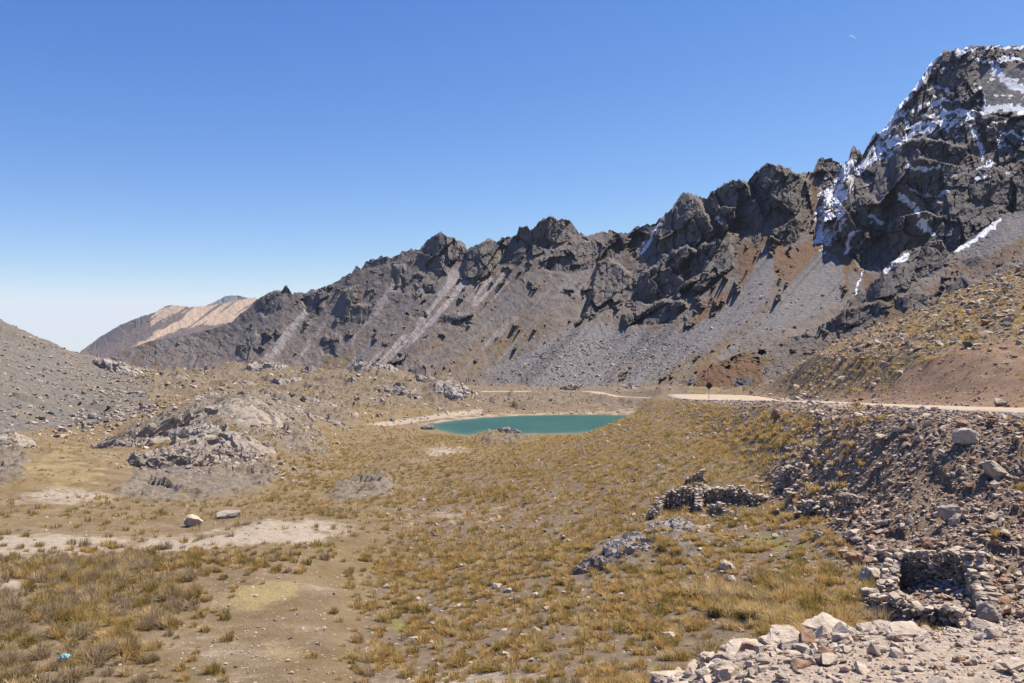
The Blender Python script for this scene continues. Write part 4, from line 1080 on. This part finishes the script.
outcrop('small pale rock at the near left end of the lake', 428, 232, 3.6, 3.0, 0.9, M_OUTPALE, 0.1, 0.3, 0.1, 533, 0.6)
outcrop('broad rounded grey knoll of bare bedrock, largest on the valley floor', 236, 143, 27, 18, 0.9, M_OUT, 0.0, 0.12, 0.0, 503, 0.55, rough=0.55, dome=True)
outcrop('lower rounded bedrock hump in front of the big knoll', 205, 110, 18, 12, 1.2, M_OUT, 0.0, 0.1, 0.0, 505, 0.6, rough=0.65, dome=True)
for i, (px, d, w, dp, h, lab, m) in enumerate([
    (455, 340, 15, 9, 1.7, 'pale rocky mound at the far left shore of the lake, beside the road end', M_OUTPALE),
    (400, 335, 14, 7, 2.6, 'long layered grey outcrop over the left end of the beach', M_OUT),
    (352, 345, 5, 5, 3.0, 'lone grey rock on the grassy bank behind the beach', M_OUT),
    (372, 395, 20, 10, 3.6, 'pale broad hummock crowned with bare rock, highest beyond the lake', M_OUTPALE),
    (310, 392, 9, 7, 2.6, 'rounded grey rock on the grass left of the pale hummock', M_OUT),
    (440, 385, 13, 8, 3.0, 'pale rocky brow just left of the far road', M_OUTPALE),
    (268, 395, 16, 9, 2.8, 'pale rocky hummock under the scree streaks of the mountain', M_OUTPALE),
    (208, 395, 13, 8, 2.2, 'grey rocky rise standing right of the scree hill', M_OUT),
    (150, 380, 11, 8, 2.2, 'grey rock knob at the foot of the scree hill', M_OUT),
    (116, 352, 14, 9, 2.6, 'grey slab rock on the ridge of the scree hill', M_OUTPALE),
    (275, 285, 12, 7, 1.6, 'pale slab outcrop behind the knoll', M_OUTPALE),
    (318, 262, 9, 6, 1.7, 'pale rock spur pointing to the beach', M_OUTPALE),
    (345, 232, 6, 4, 1.3, 'smaller pale rock in front of the beach tip', M_OUTPALE),
    (232, 290, 14, 7, 1.4, 'low pale shelf behind the top of the knoll', M_OUTPALE),
    (330, 178, 7.5, 5, 0.9, 'smooth grey slab on the right end of the knoll', M_OUT),
    (270, 165, 12, 6, 1.1, 'grey slab along the crest of the knoll', M_OUT),
    (196, 121, 7, 4, 0.9, 'bare rock step between the knoll and the hump in front of it', M_OUTPALE),
    (205, 106, 6, 3.5, 0.8, 'cracked rock face in the middle of the hump before the knoll', M_OUTPALE),
    (140, 118, 6, 4, 0.9, 'purple-grey flat rock under the dark ledge of the knoll', M_OUT),
    (390, 365, 12, 7, 2.2, 'stepped grey outcrop under the pale broad hummock', M_OUT),
    (290, 350, 12, 7, 2.0, 'pale broken outcrop on the grass beneath the scree streaks', M_OUTPALE),
    (425, 350, 9, 6, 2.0, 'grey rock with a grassy top at the corner of the beach', M_OUT),
    (235, 330, 12, 7, 1.8, 'low grey outcrop between the knoll and the far hummocks', M_OUT),
    (175, 330, 11, 6, 1.7, 'grey outcrop at the edge of the boulders of the scree hill', M_OUT),
    (572, 432, 9, 6, 2.4, 'dark broken rocks where the far road bends', M_OUT),
    (622, 430, 11, 6, 1.8, 'low rocks on the bank over the far road', M_OUT),
    (8, 118, 6, 5, 1.4, 'grey rock swelling at the left edge of the valley floor', M_OUT)]):
    outcrop(lab, px, d, w*1.35, dp*1.4, h*1.0, m, 0.0, (i*1.3) % 0.9-0.45, 0.1, 541+i*7, 0.75, rough=0.8, dome=h > 1.1 and i % 3 != 0)

# ------------------------------------------------------------------ boulders and slabs picked out one by one
def boulder(label, px, d, wide, deep, high, m, seed, rz=0.0, tilt=0.0, tdir=0.0, sink=0.12, n=26, boxy=0.3, name='boulder', cat='boulder'):
    V, Fc = roughen(*hull_stone(seed, n, 1.0, boxy), 3, 0.16, seed)
    me = mesh_from(name, V, Fc, [M_STONE[m]])
    o = link(name, me, label, cat)
    X = (px-CX)/F*d
    z = float(ground_z(np.array([X]), np.array([d]))[0])
    place(o, (X, d, z+high*(0.5-sink)), rot_mats(np.array([rz]), np.array([tdir]), np.array([tilt]))[0], (wide, deep, high))
    return o
boulder('lone boulder with a dark underside beside the valley track', 193, 61, 1.45, 1.2, 0.95, 0, 611, 0.3, 0.25, 1.0)
boulder('flat grey mound of rock right of the lone valley boulder', 229, 65, 2.0, 1.3, 0.75, 1, 613, 0.2, 0.1, 0.0, 0.2)
boulder('large cream slab at the bottom edge with a dark undercut front', 673, 12.5, 0.64, 0.40, 0.18, 0, 621, 0.15, 0.20, 0.20, 0.05, 34, 0.8, 'rock_slab', 'rock slab')
boulder('tall cream slab leaning back at the top of the gravel bank', 786, 13.4, 0.64, 0.48, 0.26, 0, 623, -0.2, 0.29, -0.30, 0.05, 34, 0.8, 'rock_slab', 'rock slab')
boulder('pointed cream slab sloping down to the right beside the tall one', 830, 12.8, 0.80, 0.56, 0.23, 0, 625, -0.35, 0.33, 0.90, 0.08, 34, 0.8, 'rock_slab', 'rock slab')
boulder('broad cream slab lying flat at the bottom edge', 744, 12.1, 0.66, 0.48, 0.15, 0, 627, 0.5, 0.17, 0.30, 0.1, 34, 0.8, 'rock_slab', 'rock slab')
boulder('small cream slab between the two large bottom edge slabs', 712, 12.5, 0.38, 0.29, 0.14, 0, 629, 0.1, 0.20, 0.60, 0.05, 34, 0.8, 'rock_slab', 'rock slab')
boulder('square cream block under the leaning slab', 772, 12.3, 0.36, 0.32, 0.18, 0, 631, 0.6, 0.20, 0.00, 0.05, 34, 0.8, 'rock_slab', 'rock slab')
boulder('grey slab on the gravel right of the cream slabs', 885, 13.3, 0.43, 0.32, 0.14, 1, 633, 0.2, 0.26, 0.50, 0.1, 34, 0.8, 'rock_slab', 'rock slab')
boulder('cream block half buried in gravel at the very bottom', 905, 11.9, 0.57, 0.48, 0.14, 0, 634, 0.2, 0.20, 0.20, 0.2, 34, 0.8, 'rock_slab', 'rock slab')
boulder('low cream slab at the bottom edge, nearest the open hillside', 640, 12.2, 0.41, 0.32, 0.11, 0, 632, 0.4, 0.20, -0.20, 0.1, 34, 0.8, 'rock_slab', 'rock slab')
boulder('upright cream block standing behind the broad flat slab', 738, 12.9, 0.28, 0.24, 0.18, 0, 636, 0.9, 0.20, 0.40, 0.1, 34, 0.8, 'rock_slab', 'rock slab')
boulder('large rust and cream boulder up left of the near ruin', 873, 35.0, 1.25, 1.0, 0.95, 0, 635, 0.4, 0.3, 1.2)
boulder('rounded dark grey boulder right of the near ruin', 986, 28.6, 1.05, 0.9, 0.95, 1, 637, 0.1, 0.15, 0.5)
boulder('white angular rock in front of the near ruin wall', 972, 27.6, 0.8, 0.6, 0.55, 0, 639, 0.7, 0.35, 2.6)
boulder('long pale slab lying under the white angular rock', 962, 26.6, 0.95, 0.5, 0.25, 0, 641, -0.3, 0.25, 2.2, 0.1, 22, 0.6)
boulder('tan rounded boulder just above the back wall of the near ruin', 929, 37.2, 0.75, 0.65, 0.65, 2, 643, 0.3, 0.1, 0.4)
boulder('big pale boulder high in the rubble, lit on top', 967, 43, 1.7, 1.1, 0.9, 0, 645, 0.2, 0.25, 2.7)
boulder('big grey boulder with a black shadow in the rubble near the edge', 994, 40, 1.3, 1.1, 0.9, 1, 647, 0.5, 0.2, 2.4)
boulder('wedge-shaped grey rock in the rubble above the near ruin', 950, 38.5, 1.2, 0.8, 0.8, 1, 649, 0.1, 0.4, 2.6)
boulder('flat pale rock standing out of the brown cutting by the road', 1000, 57.5, 1.3, 0.9, 0.55, 0, 651, 0.4, 0.3, 2.8)
boulder('pale block on the hillside among tufts under the pillar stub', 728, 40.0, 0.9, 0.7, 0.6, 0, 653, 0.2, 0.2, 2.0)
boulder('lower pale block under another in the tufts', 731, 37.2, 0.6, 0.5, 0.5, 0, 655, 0.6, 0.2, 2.0)
boulder('grey boulder at the edge of the tall tufts left of the rubble', 818, 43.5, 0.75, 0.6, 0.5, 1, 657, 0.2, 0.2, 2.0)
boulder('dark rust boulder in shade beside the tall tufts', 854, 38.0, 0.9, 0.7, 0.7, 2, 659, 0.2, 0.2, 2.0)
boulder('orange-stained boulder on the tufted slope under the road', 777, 76, 1.1, 0.9, 1.0, 2, 661, 0.1, 0.2, 2.0)

# ------------------------------------------------------------------ ruined dry stone walls
WALLSTONES = [hull_stone(300+i, 14, 1.0, 0.6) for i in range(10)]
FALLEN = []
def ruined_wall(label, pts, heights, seed, thick=0.55, breakup=0.8):
    r = np.random.default_rng(seed)
    P = np.array([((px-CX)/F*d, d) for px, d in pts]); 
    seg = np.linalg.norm(np.diff(P, axis=0), axis=1); cum = np.concatenate([[0], np.cumsum(seg)]); L = cum[-1]
    gz = ground_z(P[:, 0].astype(np.float32), P[:, 1].astype(np.float32), False)
    loc, sc_, ang, top = [], [], [], []
    course = 0; zrel = -0.35
    hs = np.interp(np.linspace(0, L, 40), cum, heights)
    hs = hs+breakup*0.35*fbm(np.linspace(0, L, 40)*1.1, np.zeros(40)+seed, octv=3, seed=seed)*2
    hs = np.maximum(np.round(hs/0.12)*0.12, 0.2)
    while zrel < hs.max():
        ch = r.uniform(0.10, 0.19); s = -r.uniform(0, 0.3)
        while s < L:
            l = r.uniform(0.13, 0.42); m = s+l/2
            if 0 <= m <= L and np.interp(m, np.linspace(0, L, 40), hs) > zrel+ch*0.6+r.normal(0, 0.04):
                x = np.interp(m, cum, P[:, 0]); y = np.interp(m, cum, P[:, 1]); g = np.interp(m, cum, gz)
                k = min(np.searchsorted(cum, m, 'right')-1, len(seg)-1); t = (P[k+1]-P[k])/seg[k]; nn = np.array((-t[1], t[0]))
                for side in (-1, 1):
                    off = side*thick*0.26+r.normal(0, 0.025)
                    vs = r.uniform(0.8, 1.5)
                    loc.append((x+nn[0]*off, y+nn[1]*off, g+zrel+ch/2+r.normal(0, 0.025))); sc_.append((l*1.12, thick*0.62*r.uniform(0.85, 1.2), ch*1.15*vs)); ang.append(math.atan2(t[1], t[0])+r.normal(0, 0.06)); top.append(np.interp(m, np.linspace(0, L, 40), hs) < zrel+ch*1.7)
            s += l
        zrel += ch
    # tumbled stones along the foot
    for q in range(int(L*12)):
        m = r.uniform(0, L); x = np.interp(m, cum, P[:, 0]); y = np.interp(m, cum, P[:, 1])
        k = min(np.searchsorted(cum, m, 'right')-1, len(seg)-1); t = (P[k+1]-P[k])/seg[k]; nn = np.array((-t[1], t[0]))
        off = r.choice((-1, 1))*(thick*0.5+abs(r.normal(0, 0.35)))
        xx, yy = x+nn[0]*off, y+nn[1]*off
        z = float(np.interp(m, cum, gz)); s = r.uniform(0.12, 0.36)
        FALLEN.append((xx, yy, z+s*0.2, s*1.3, s, s*0.8, r.uniform(0, 6), r.choice((0, 0, 1, 2))))
    loc = np.array(loc); n = len(loc)
    R = rot_mats(np.array(ang), r.uniform(0, 6.28, n), np.abs(r.normal(0, 0.2, n)))
    pal = r.choice(3, n, p=(0.62, 0.14, 0.24))
    top = np.array(top); tid = r.integers(0, 10, n); sc_ = np.array(sc_, np.float32)
    b_ = ~top
    V, Fc, MM, _ = merge(WALLSTONES, tid[b_], loc[b_].astype(np.float32), sc_[b_], R[b_], pal[b_])
    o0 = np.array((P[:, 0].mean(), P[:, 1].mean(), gz.mean()))
    o = link('ruined_wall', mesh_from('ruined_wall', V-o0, Fc, [M_WALL, M_STONE[0], M_STONE[1]], MM), label, 'ruined wall', 'ruined dry stone walls on the hillside')
    o.location = o0
    V, Fc, MM, _ = merge(WALLSTONES, tid[top], loc[top].astype(np.float32), sc_[top]*np.array((1.1, 1.1, 1.0), np.float32), R[top], np.where(pal[top] == 2, 2, 1))  # top stones take paler colours: sunlight painted onto the wall tops
    link('sun_painted_capping', mesh_from('sun_painted_capping', V-o0, Fc, [M_WALL, M_STONE[0], M_STONE[1]], MM), 'loose top stones painted pale as sunlit', parent=o)
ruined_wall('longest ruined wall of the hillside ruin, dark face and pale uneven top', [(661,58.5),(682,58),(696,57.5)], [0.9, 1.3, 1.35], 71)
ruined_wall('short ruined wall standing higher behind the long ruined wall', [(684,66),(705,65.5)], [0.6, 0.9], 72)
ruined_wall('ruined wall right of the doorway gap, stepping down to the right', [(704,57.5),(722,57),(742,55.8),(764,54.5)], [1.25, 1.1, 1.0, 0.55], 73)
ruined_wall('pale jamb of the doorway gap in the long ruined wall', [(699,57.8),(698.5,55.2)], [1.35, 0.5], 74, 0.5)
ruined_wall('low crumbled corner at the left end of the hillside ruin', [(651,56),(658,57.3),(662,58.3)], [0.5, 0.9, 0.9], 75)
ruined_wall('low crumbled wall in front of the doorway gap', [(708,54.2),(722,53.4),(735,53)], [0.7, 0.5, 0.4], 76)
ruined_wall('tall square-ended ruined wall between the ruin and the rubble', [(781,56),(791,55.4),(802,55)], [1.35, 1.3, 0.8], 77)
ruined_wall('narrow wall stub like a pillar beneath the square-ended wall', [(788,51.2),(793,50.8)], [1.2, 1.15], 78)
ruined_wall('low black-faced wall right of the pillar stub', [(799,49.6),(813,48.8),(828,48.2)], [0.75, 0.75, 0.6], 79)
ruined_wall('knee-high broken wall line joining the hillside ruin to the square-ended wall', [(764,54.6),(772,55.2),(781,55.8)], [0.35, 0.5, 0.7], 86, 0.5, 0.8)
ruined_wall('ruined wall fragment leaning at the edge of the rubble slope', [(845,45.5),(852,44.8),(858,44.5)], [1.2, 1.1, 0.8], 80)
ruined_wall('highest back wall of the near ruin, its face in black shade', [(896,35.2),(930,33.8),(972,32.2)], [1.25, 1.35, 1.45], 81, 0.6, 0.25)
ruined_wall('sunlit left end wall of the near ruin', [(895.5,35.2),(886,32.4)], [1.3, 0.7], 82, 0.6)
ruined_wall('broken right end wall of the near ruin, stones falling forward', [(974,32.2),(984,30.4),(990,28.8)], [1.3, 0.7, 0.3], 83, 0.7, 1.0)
ruined_wall('low front wall of the near ruin with a flat top', [(867,30.5),(886,29.8),(908,29.3)], [0.95, 0.95, 0.85], 84, 0.6, 0.3)
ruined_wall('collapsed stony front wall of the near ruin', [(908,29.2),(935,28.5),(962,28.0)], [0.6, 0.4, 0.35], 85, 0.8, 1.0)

fa = np.array(FALLEN, np.float32)
V, Fc, MM, _ = merge(STONES, rng.integers(0, 16, len(fa)), fa[:, :3], fa[:, 3:6], rot_mats(fa[:, 6], fa[:, 6]*2, np.full(len(fa), 0.3, np.float32)), fa[:, 7].astype(int))
link('fallen_stones', mesh_from('fallen_stones', V, Fc, M_STONE, MM), kind='stuff')

# ------------------------------------------------------------------ grass
def tuft(seed, blades, width, seg=2, spread=0.40, droop=0.55):
    """clump of thin arching blades of unit radius and height"""
    r = np.random.default_rng(seed)
    V, Fc, A = [], [], []
    for b in range(blades):
        az = r.uniform(0, 6.283); rr = spread*math.sqrt(r.uniform(0, 1)); bx, by = rr*math.cos(az), rr*math.sin(az)
        az2 = az+r.normal(0, 0.7); lean = r.uniform(0.1, 1.15)*(0.45+1.4*rr); ln = r.uniform(0.6, 1.0)*(1-0.2*rr)
        dx, dy = math.cos(az2), math.sin(az2); sx, sy = -dy, dx; tw = r.uniform(-0.7, 0.7)
        sx, sy = sx*math.cos(tw)+dx*math.sin(tw), sy*math.cos(tw)+dy*math.sin(tw)
        P = []
        for t in ((0, 1) if seg == 1 else (0, 0.5, 1)):
            P.append((bx+dx*lean*ln*t**1.5, by+dy*lean*ln*t**1.5, ln*(t-droop*lean*t*t)))
        o = len(V); w = width*r.uniform(0.7, 1.3)
        if seg == 1:
            V += [(P[0][0]-sx*w, P[0][1]-sy*w, -0.08), (P[0][0]+sx*w, P[0][1]+sy*w, -0.08), P[1]]; A += [0, 0, 1]
            Fc.append((o, o+1, o+2))
        else:
            V += [(P[0][0]-sx*w, P[0][1]-sy*w, -0.08), (P[0][0]+sx*w, P[0][1]+sy*w, -0.08),
                  (P[1][0]-sx*w*.75, P[1][1]-sy*w*.75, P[1][2]), (P[1][0]+sx*w*.75, P[1][1]+sy*w*.75, P[1][2]), P[2]]
            A += [0, 0, .5, .5, 1]
            Fc += [(o, o+1, o+3), (o, o+3, o+2), (o+2, o+3, o+4)]
    return np.array(V, np.float32), np.array(Fc, np.int32), np.array(A, np.float32)
T_BIG = [tuft(900+i, 210, 0.016) for i in range(3)]
T_NEAR = [tuft(910+i, 84, 0.030) for i in range(5)]
T_MID = [tuft(920+i, 32, 0.065, 1) for i in range(4)]
T_FAR = [tuft(930+i, 11, 0.13, 1) for i in range(4)]

# polygon, d0, d1, density, radius range, colour odds (golden, straw, olive, grey-brown), word
GRASS_SETS = [
 (SLOPE_POLY, 17, 60, 5.0, (0.17, 0.42), (0.52, 0.22, 0.22, 0.04), 'slope'),
 (SLOPE_POLY, 60, 160, 2.9, (0.18, 0.48), (0.52, 0.24, 0.20, 0.04), 'slope'),
 ([(690,600),(720,580),(860,560),(880,600),(860,652),(760,660),(700,650)], 24, 38, 1.35, (0.40, 0.74), (0.34, 0.40, 0.22, 0.04), 'tall'),
 (LEFT_PATCH, 24, 52, 4.2, (0.28, 0.62), (0.10, 0.18, 0.24, 0.48), 'patch'),
 ([(150,690),(190,600),(200,570),(150,555),(230,552),(260,580),(235,640),(200,690)], 24, 56, 1.3, (0.16, 0.42), (0.40, 0.2, 0.3, 0.1), 'track'),
 ([(-80,545),(60,545),(200,545),(330,540),(372,560),(340,590),(200,570),(60,565),(-80,570)], 42, 62, 1.61, (0.24, 0.50), (0.30, 0.14, 0.34, 0.22), 'track'),
 ([(-80,535),(-80,500),(120,496),(360,490),(400,505),(372,540),(250,525),(120,532)], 58, 84, 1.04, (0.2, 0.45), (0.3, 0.3, 0.25, 0.15), 'valley'),
 ([(190,690),(200,600),(260,560),(350,560),(372,600),(350,690)], 24, 52, 0.19, (0.2, 0.36), (0.5, 0.2, 0.3, 0.0), 'bare'),
 ([(120,690),(180,640),(230,650),(240,700),(120,700)], 24, 34, 1.71, (0.1, 0.24), (0.4, 0.5, 0.1, 0.0), 'bare'),
 ([(330,700),(340,668),(560,668),(600,700)], 22, 30, 1.33, (0.16, 0.34), (0.5, 0.3, 0.2, 0.0), 'slope'),
 ([(300,470),(350,440),(430,436),(480,446),(540,448),(450,472),(400,510),(330,530),(250,505),(280,480)], 66, 215, 1.61, (0.2, 0.46), (0.46, 0.20, 0.24, 0.10), 'valley'),
 ([(150,452),(200,430),(280,425),(340,440),(350,470),(290,485),(230,462)], 100, 170, 1.90, (0.2, 0.42), (0.5, 0.1, 0.35, 0.05), 'knoll'),
 ([(-80,500),(-80,440),(60,430),(130,428),(110,470),(120,496)], 80, 190, 0.42, (0.18, 0.4), (0.5, 0.35, 0.15, 0.0), 'valley'),
 ([(420,440),(560,430),(600,420),(560,445),(440,455)], 150, 240, 0.95, (0.25, 0.5), (0.5, 0.2, 0.25, 0.05), 'valley'),
 ([(110,400),(170,372),(300,368),(440,380),(470,408),(400,420),(330,428),(180,410)], 190, 470, 0.21, (0.35, 0.8), (0.45, 0.15, 0.35, 0.05), 'hummock'),
 (CUT_UPPER, 50, 200, 1.05, (0.25, 0.58), (0.52, 0.22, 0.22, 0.04), 'hill'),
 (CUT_LOWER, 46, 150, 0.14, (0.2, 0.4), (0.5, 0.3, 0.2, 0.0), 'hill'),
 ([(690,408),(790,408),(830,432),(800,470),(740,470),(690,450)], 60, 140, 1.33, (0.25, 0.5), (0.5, 0.2, 0.28, 0.02), 'slope'),
 (RUBBLE_POLY, 24, 60, 0.10, (0.2, 0.36), (0.5, 0.3, 0.2, 0.0), 'rubble'),
 ([(765,408),(830,410),(870,440),(850,500),(800,505),(760,470)], 38, 110, 1.1, (0.2, 0.5), (0.5, 0.22, 0.24, 0.04), 'rubble'),
 ([(850,620),(900,608),(960,615),(960,634),(850,640)], 24, 31, 0.95, (0.24, 0.4), (0.5, 0.2, 0.3, 0.0), 'ruin'),
]
GPLACE = {
 'slope': ('grass tuft on the open hillside', 'grass tufts on the open hillside'),
 'tall': ('shaggy grass tuft among the tall tufts under the near ruin', 'tall tufts beside the near ruin'),
 'patch': ('shaggy grass tuft in the dense patch below the valley track', 'tufts of the dense patch below the track'),
 'track': ('grass tuft along the bare valley track', 'tufts along the valley track'),
 'valley': ('grass tuft on the open valley floor', 'tufts on the valley floor'),
 'bare': ('grass tuft on the bare earth of the basin', 'tufts on the bare basin'),
 'knoll': ('grass tuft on the knoll', 'tufts on the knoll'),
 'hummock': ('grass tuft on the hummocks beyond the lake', 'tufts on the hummocks'),
 'hill': ('grass tuft on the hill above the road', 'tufts on the hill above the road'),
 'rubble': ('grass tuft growing in the rubble', 'tufts in the rubble'),
 'ruin': ('grass tuft at the foot of the near ruin', 'tufts at the near ruin'),
}
G = dict(xy=[], r=[], mat=[], set=[], px=[], py=[])
for poly, d0, d1, dens, (r0, r1), odds, word in GRASS_SETS:
    xy, px, py = scatter(poly, d0, d1, dens)
    n = len(xy)
    rd, rz_, rh = road_near(xy[:, 0], xy[:, 1]); ok = rd > rh+np.where((xy[:, 1] > 60) & (xy[:, 1] < 190), 3.0, 0.6)
    ld = poly_sdf(xy[:, 0], xy[:, 1], LAKE, 60); ok &= ld > 7
    Zn = zones(xy[:, 0], xy[:, 1], px.astype(np.float32), py.astype(np.float32))
    p = (1-0.93*Zn['pale'])*(1-(0.5 if word == 'knoll' else 0.75)*Zn['rock'])*(1-Zn['gravel'])*(1-0.9*Zn['yellow'])*(1-0.85*Zn['green'])
    clump = 1.12+2.3*fbm(xy[:, 0]/4.2, xy[:, 1]/4.2, octv=3, seed=77)+0.9*fbm(xy[:, 0]/16, xy[:, 1]/16, octv=2, seed=78)
    ok &= rng.uniform(0, 1, n) < p*np.clip(clump, 0.10, 1)
    r = 1.38*(r0+(r1-r0)*rng.uniform(0, 1, n)**1.8)*(1+0.25*fbm(xy[:, 0]/6, xy[:, 1]/6, octv=2, seed=79))
    G['xy'].append(xy[ok]); G['r'].append(r[ok]); G['mat'].append(rng.choice(4, n, p=odds)[ok]); G['set'] += [word]*int(ok.sum()); G['px'].append(px[ok]); G['py'].append(py[ok])
gxy = np.concatenate(G['xy']); gr = np.concatenate(G['r']); gm = np.concatenate(G['mat']); gset = np.array(G['set']); gpx = np.concatenate(G['px']); gpy = np.concatenate(G['py'])
gz = ground_z(gxy[:, 0], gxy[:, 1])
n = len(gr)
gscale = np.stack([gr, gr, gr*rng.uniform(0.75, 1.15, n)], 1).astype(np.float32)
gloc = np.stack([gxy[:, 0], gxy[:, 1], gz-0.01], 1).astype(np.float32)
gR = rot_mats(rng.uniform(0, 6.28, n), rng.uniform(0, 6.28, n), np.abs(rng.normal(0, 0.12, n)))
gs = gr*F/gxy[:, 1]*((gpx > 0) & (gpx < 1024) & (gpy < 690))
gorder = np.argsort(-gs)
NT_ = 295
TB_ME = {}
def tuft_mesh(k, m):
    if (k, m) not in TB_ME:
        V, Fc, A = T_BIG[k]
        me = mesh_from('grass_tuft', V, Fc, [M_GRASS[m]])
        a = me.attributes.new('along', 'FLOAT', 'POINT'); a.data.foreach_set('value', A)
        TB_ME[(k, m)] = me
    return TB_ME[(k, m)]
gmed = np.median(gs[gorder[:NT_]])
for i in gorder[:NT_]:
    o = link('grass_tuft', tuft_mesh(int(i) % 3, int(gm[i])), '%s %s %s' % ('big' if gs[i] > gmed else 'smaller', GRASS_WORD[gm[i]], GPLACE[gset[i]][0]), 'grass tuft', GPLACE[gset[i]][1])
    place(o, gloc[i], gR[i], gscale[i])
def grass_stuff(name, temps, idx):
    V, Fc, MM, A = merge(temps, rng.integers(0, len(temps), len(idx)), gloc[idx], gscale[idx], gR[idx], gm[idx])
    me = mesh_from(name, V, Fc, M_GRASS, MM)
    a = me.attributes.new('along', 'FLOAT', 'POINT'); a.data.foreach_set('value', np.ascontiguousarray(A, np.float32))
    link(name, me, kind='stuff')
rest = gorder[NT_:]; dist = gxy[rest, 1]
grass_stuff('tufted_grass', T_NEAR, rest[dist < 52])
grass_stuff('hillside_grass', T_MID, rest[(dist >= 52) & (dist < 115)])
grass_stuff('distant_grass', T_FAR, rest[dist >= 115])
print('STONES', len(ssz), 'TUFTS', len(gr), 'near', (dist < 52).sum(), 'mid', ((dist >= 52) & (dist < 115)).sum())

# ------------------------------------------------------------------ road sign, litter, moon
def road_sign():
    X, d = (709-CX)/F*141, 141.0
    z = float(ground_z(np.array([X], np.float32), np.array([d], np.float32))[0])
    r = empty('road_sign', (X, d, z), 'small dark diamond road sign on a thin post at the bend', 'road sign')
    t = NT('sign_metal'); t.color((0.035, 0.03, 0.026, 1)); t.bsdf.inputs['Roughness'].default_value = 0.6
    t2 = NT('sign_post_paint'); t2.color((0.42, 0.40, 0.37, 1)); t2.bsdf.inputs['Roughness'].default_value = 0.6
    bm = bmesh.new(); bmesh.ops.create_cone(bm, cap_ends=True, segments=10, radius1=0.06, radius2=0.05, depth=2.9)
    bmesh.ops.translate(bm, verts=bm.verts, vec=(0, 0.05, 1.25)); me = D.meshes.new('post'); bm.to_mesh(me); bm.free(); me.materials.append(t2.m)
    link('post', me, parent=r)
    bm = bmesh.new(); bmesh.ops.create_cube(bm, size=1.0); bmesh.ops.scale(bm, verts=bm.verts, vec=(0.92, 0.03, 0.92))
    bmesh.ops.bevel(bm, geom=[e for e in bm.edges if abs(e.verts[0].co.y-e.verts[1].co.y) > 0.01], offset=0.1, segments=3, affect='EDGES')
    bmesh.ops.rotate(bm, verts=bm.verts, cent=(0, 0, 0), matrix=Matrix.Rotation(math.pi/4, 3, 'Y')); bmesh.ops.translate(bm, verts=bm.verts, vec=(0, -0.04, 2.35))
    me = D.meshes.new('sign_panel'); bm.to_mesh(me); bm.free(); me.materials.append(t.m)
    link('sign_panel', me, parent=r)
road_sign()

def litter():
    d = 27.3; X = (65-CX)/F*d
    z = float(ground_z(np.array([X], np.float32), np.array([d], np.float32))[0])
    t = NT('blue_plastic'); t.color((0.16, 0.36, 0.44, 1)); t.bsdf.inputs['Roughness'].default_value = 0.4
    xs = np.linspace(-0.16, 0.16, 22); Xg, Yg = np.meshgrid(xs, xs)
    Zg = 0.12*ridged(Xg*9, Yg*9, octv=3, seed=700)*np.clip(1.2-(np.hypot(Xg, Yg)/0.2)**2, 0, 1)
    V = np.stack([Xg*(1+0.3*perlin(Xg*8, Yg*8, seed=3)), Yg*0.8, Zg], -1).reshape(-1, 3)
    me = mesh_from('plastic_litter', V, grid_faces(22, 22), [t.m], smooth=True)
    so = me.materials
    o = link('plastic_litter', me, 'scrap of crumpled light blue plastic lying in the dense grass patch', 'litter')
    md = o.modifiers.new('thickness', 'SOLIDIFY'); md.thickness = 0.004
    o.location = (X, d, z+0.30)
litter()

def moon():
    d = 45000.0
    c = pix(850, 40.5, d); rad = 5.0/F*d
    t = NT('moon_dust'); t.color((0.85, 0.85, 0.85, 1))
    n = t.noise(0.004, 4, 0.6)
    tr = t.n.new('ShaderNodeBsdfTransparent'); mx = t.n.new('ShaderNodeMixShader'); mx.inputs[0].default_value = 0.3
    t.l.new(tr.outputs[0], mx.inputs[1]); t.l.new(t.bsdf.outputs[0], mx.inputs[2]); t.l.new(mx.outputs[0], t.n['Material Output'].inputs[0])
    nb, na = 12, 40
    V = []
    for a in np.linspace(-math.pi/2, math.pi/2, na):
        for b in np.linspace(math.radians(18), math.pi/2, nb):
            V.append((math.cos(a)*math.sin(b), -math.cos(a)*math.cos(b), math.sin(a)))
    me = mesh_from('moon', np.array(V)*rad, grid_faces(na, nb), [t.m], smooth=True)
    o = link('moon', me, 'faint thin crescent moon high in the blue sky', 'moon')
    o.location = c; o.rotation_euler = (0, math.radians(-38), 0)
moon()

# ------------------------------------------------------------------ the thin air between here and the far summits
def haze():
    x0, x1, y0, y1, z0, z1 = -9800.0, 9800.0, -60.0, 9900.0, -520.0, 480.0
    V = [(x, y, z) for x in (x0, x1) for y in (y0, y1) for z in (z0, z1)]
    Fc = [(0, 1, 3, 2), (4, 6, 7, 5), (0, 4, 5, 1), (2, 3, 7, 6), (0, 2, 6, 4), (1, 5, 7, 3)]
    m = D.materials.new('haze_air'); m.use_nodes = True
    nt = m.node_tree; nt.nodes.remove(nt.nodes['Principled BSDF'])
    v = nt.nodes.new('ShaderNodeVolumePrincipled')
    v.inputs['Color'].default_value = (0.72, 0.83, 1.0, 1); v.inputs['Density'].default_value = 2.4e-5
    nt.links.new(v.outputs[0], nt.nodes['Material Output'].inputs['Volume'])
    link('haze', mesh_from('haze', V, Fc, [m]), kind='stuff')
haze()
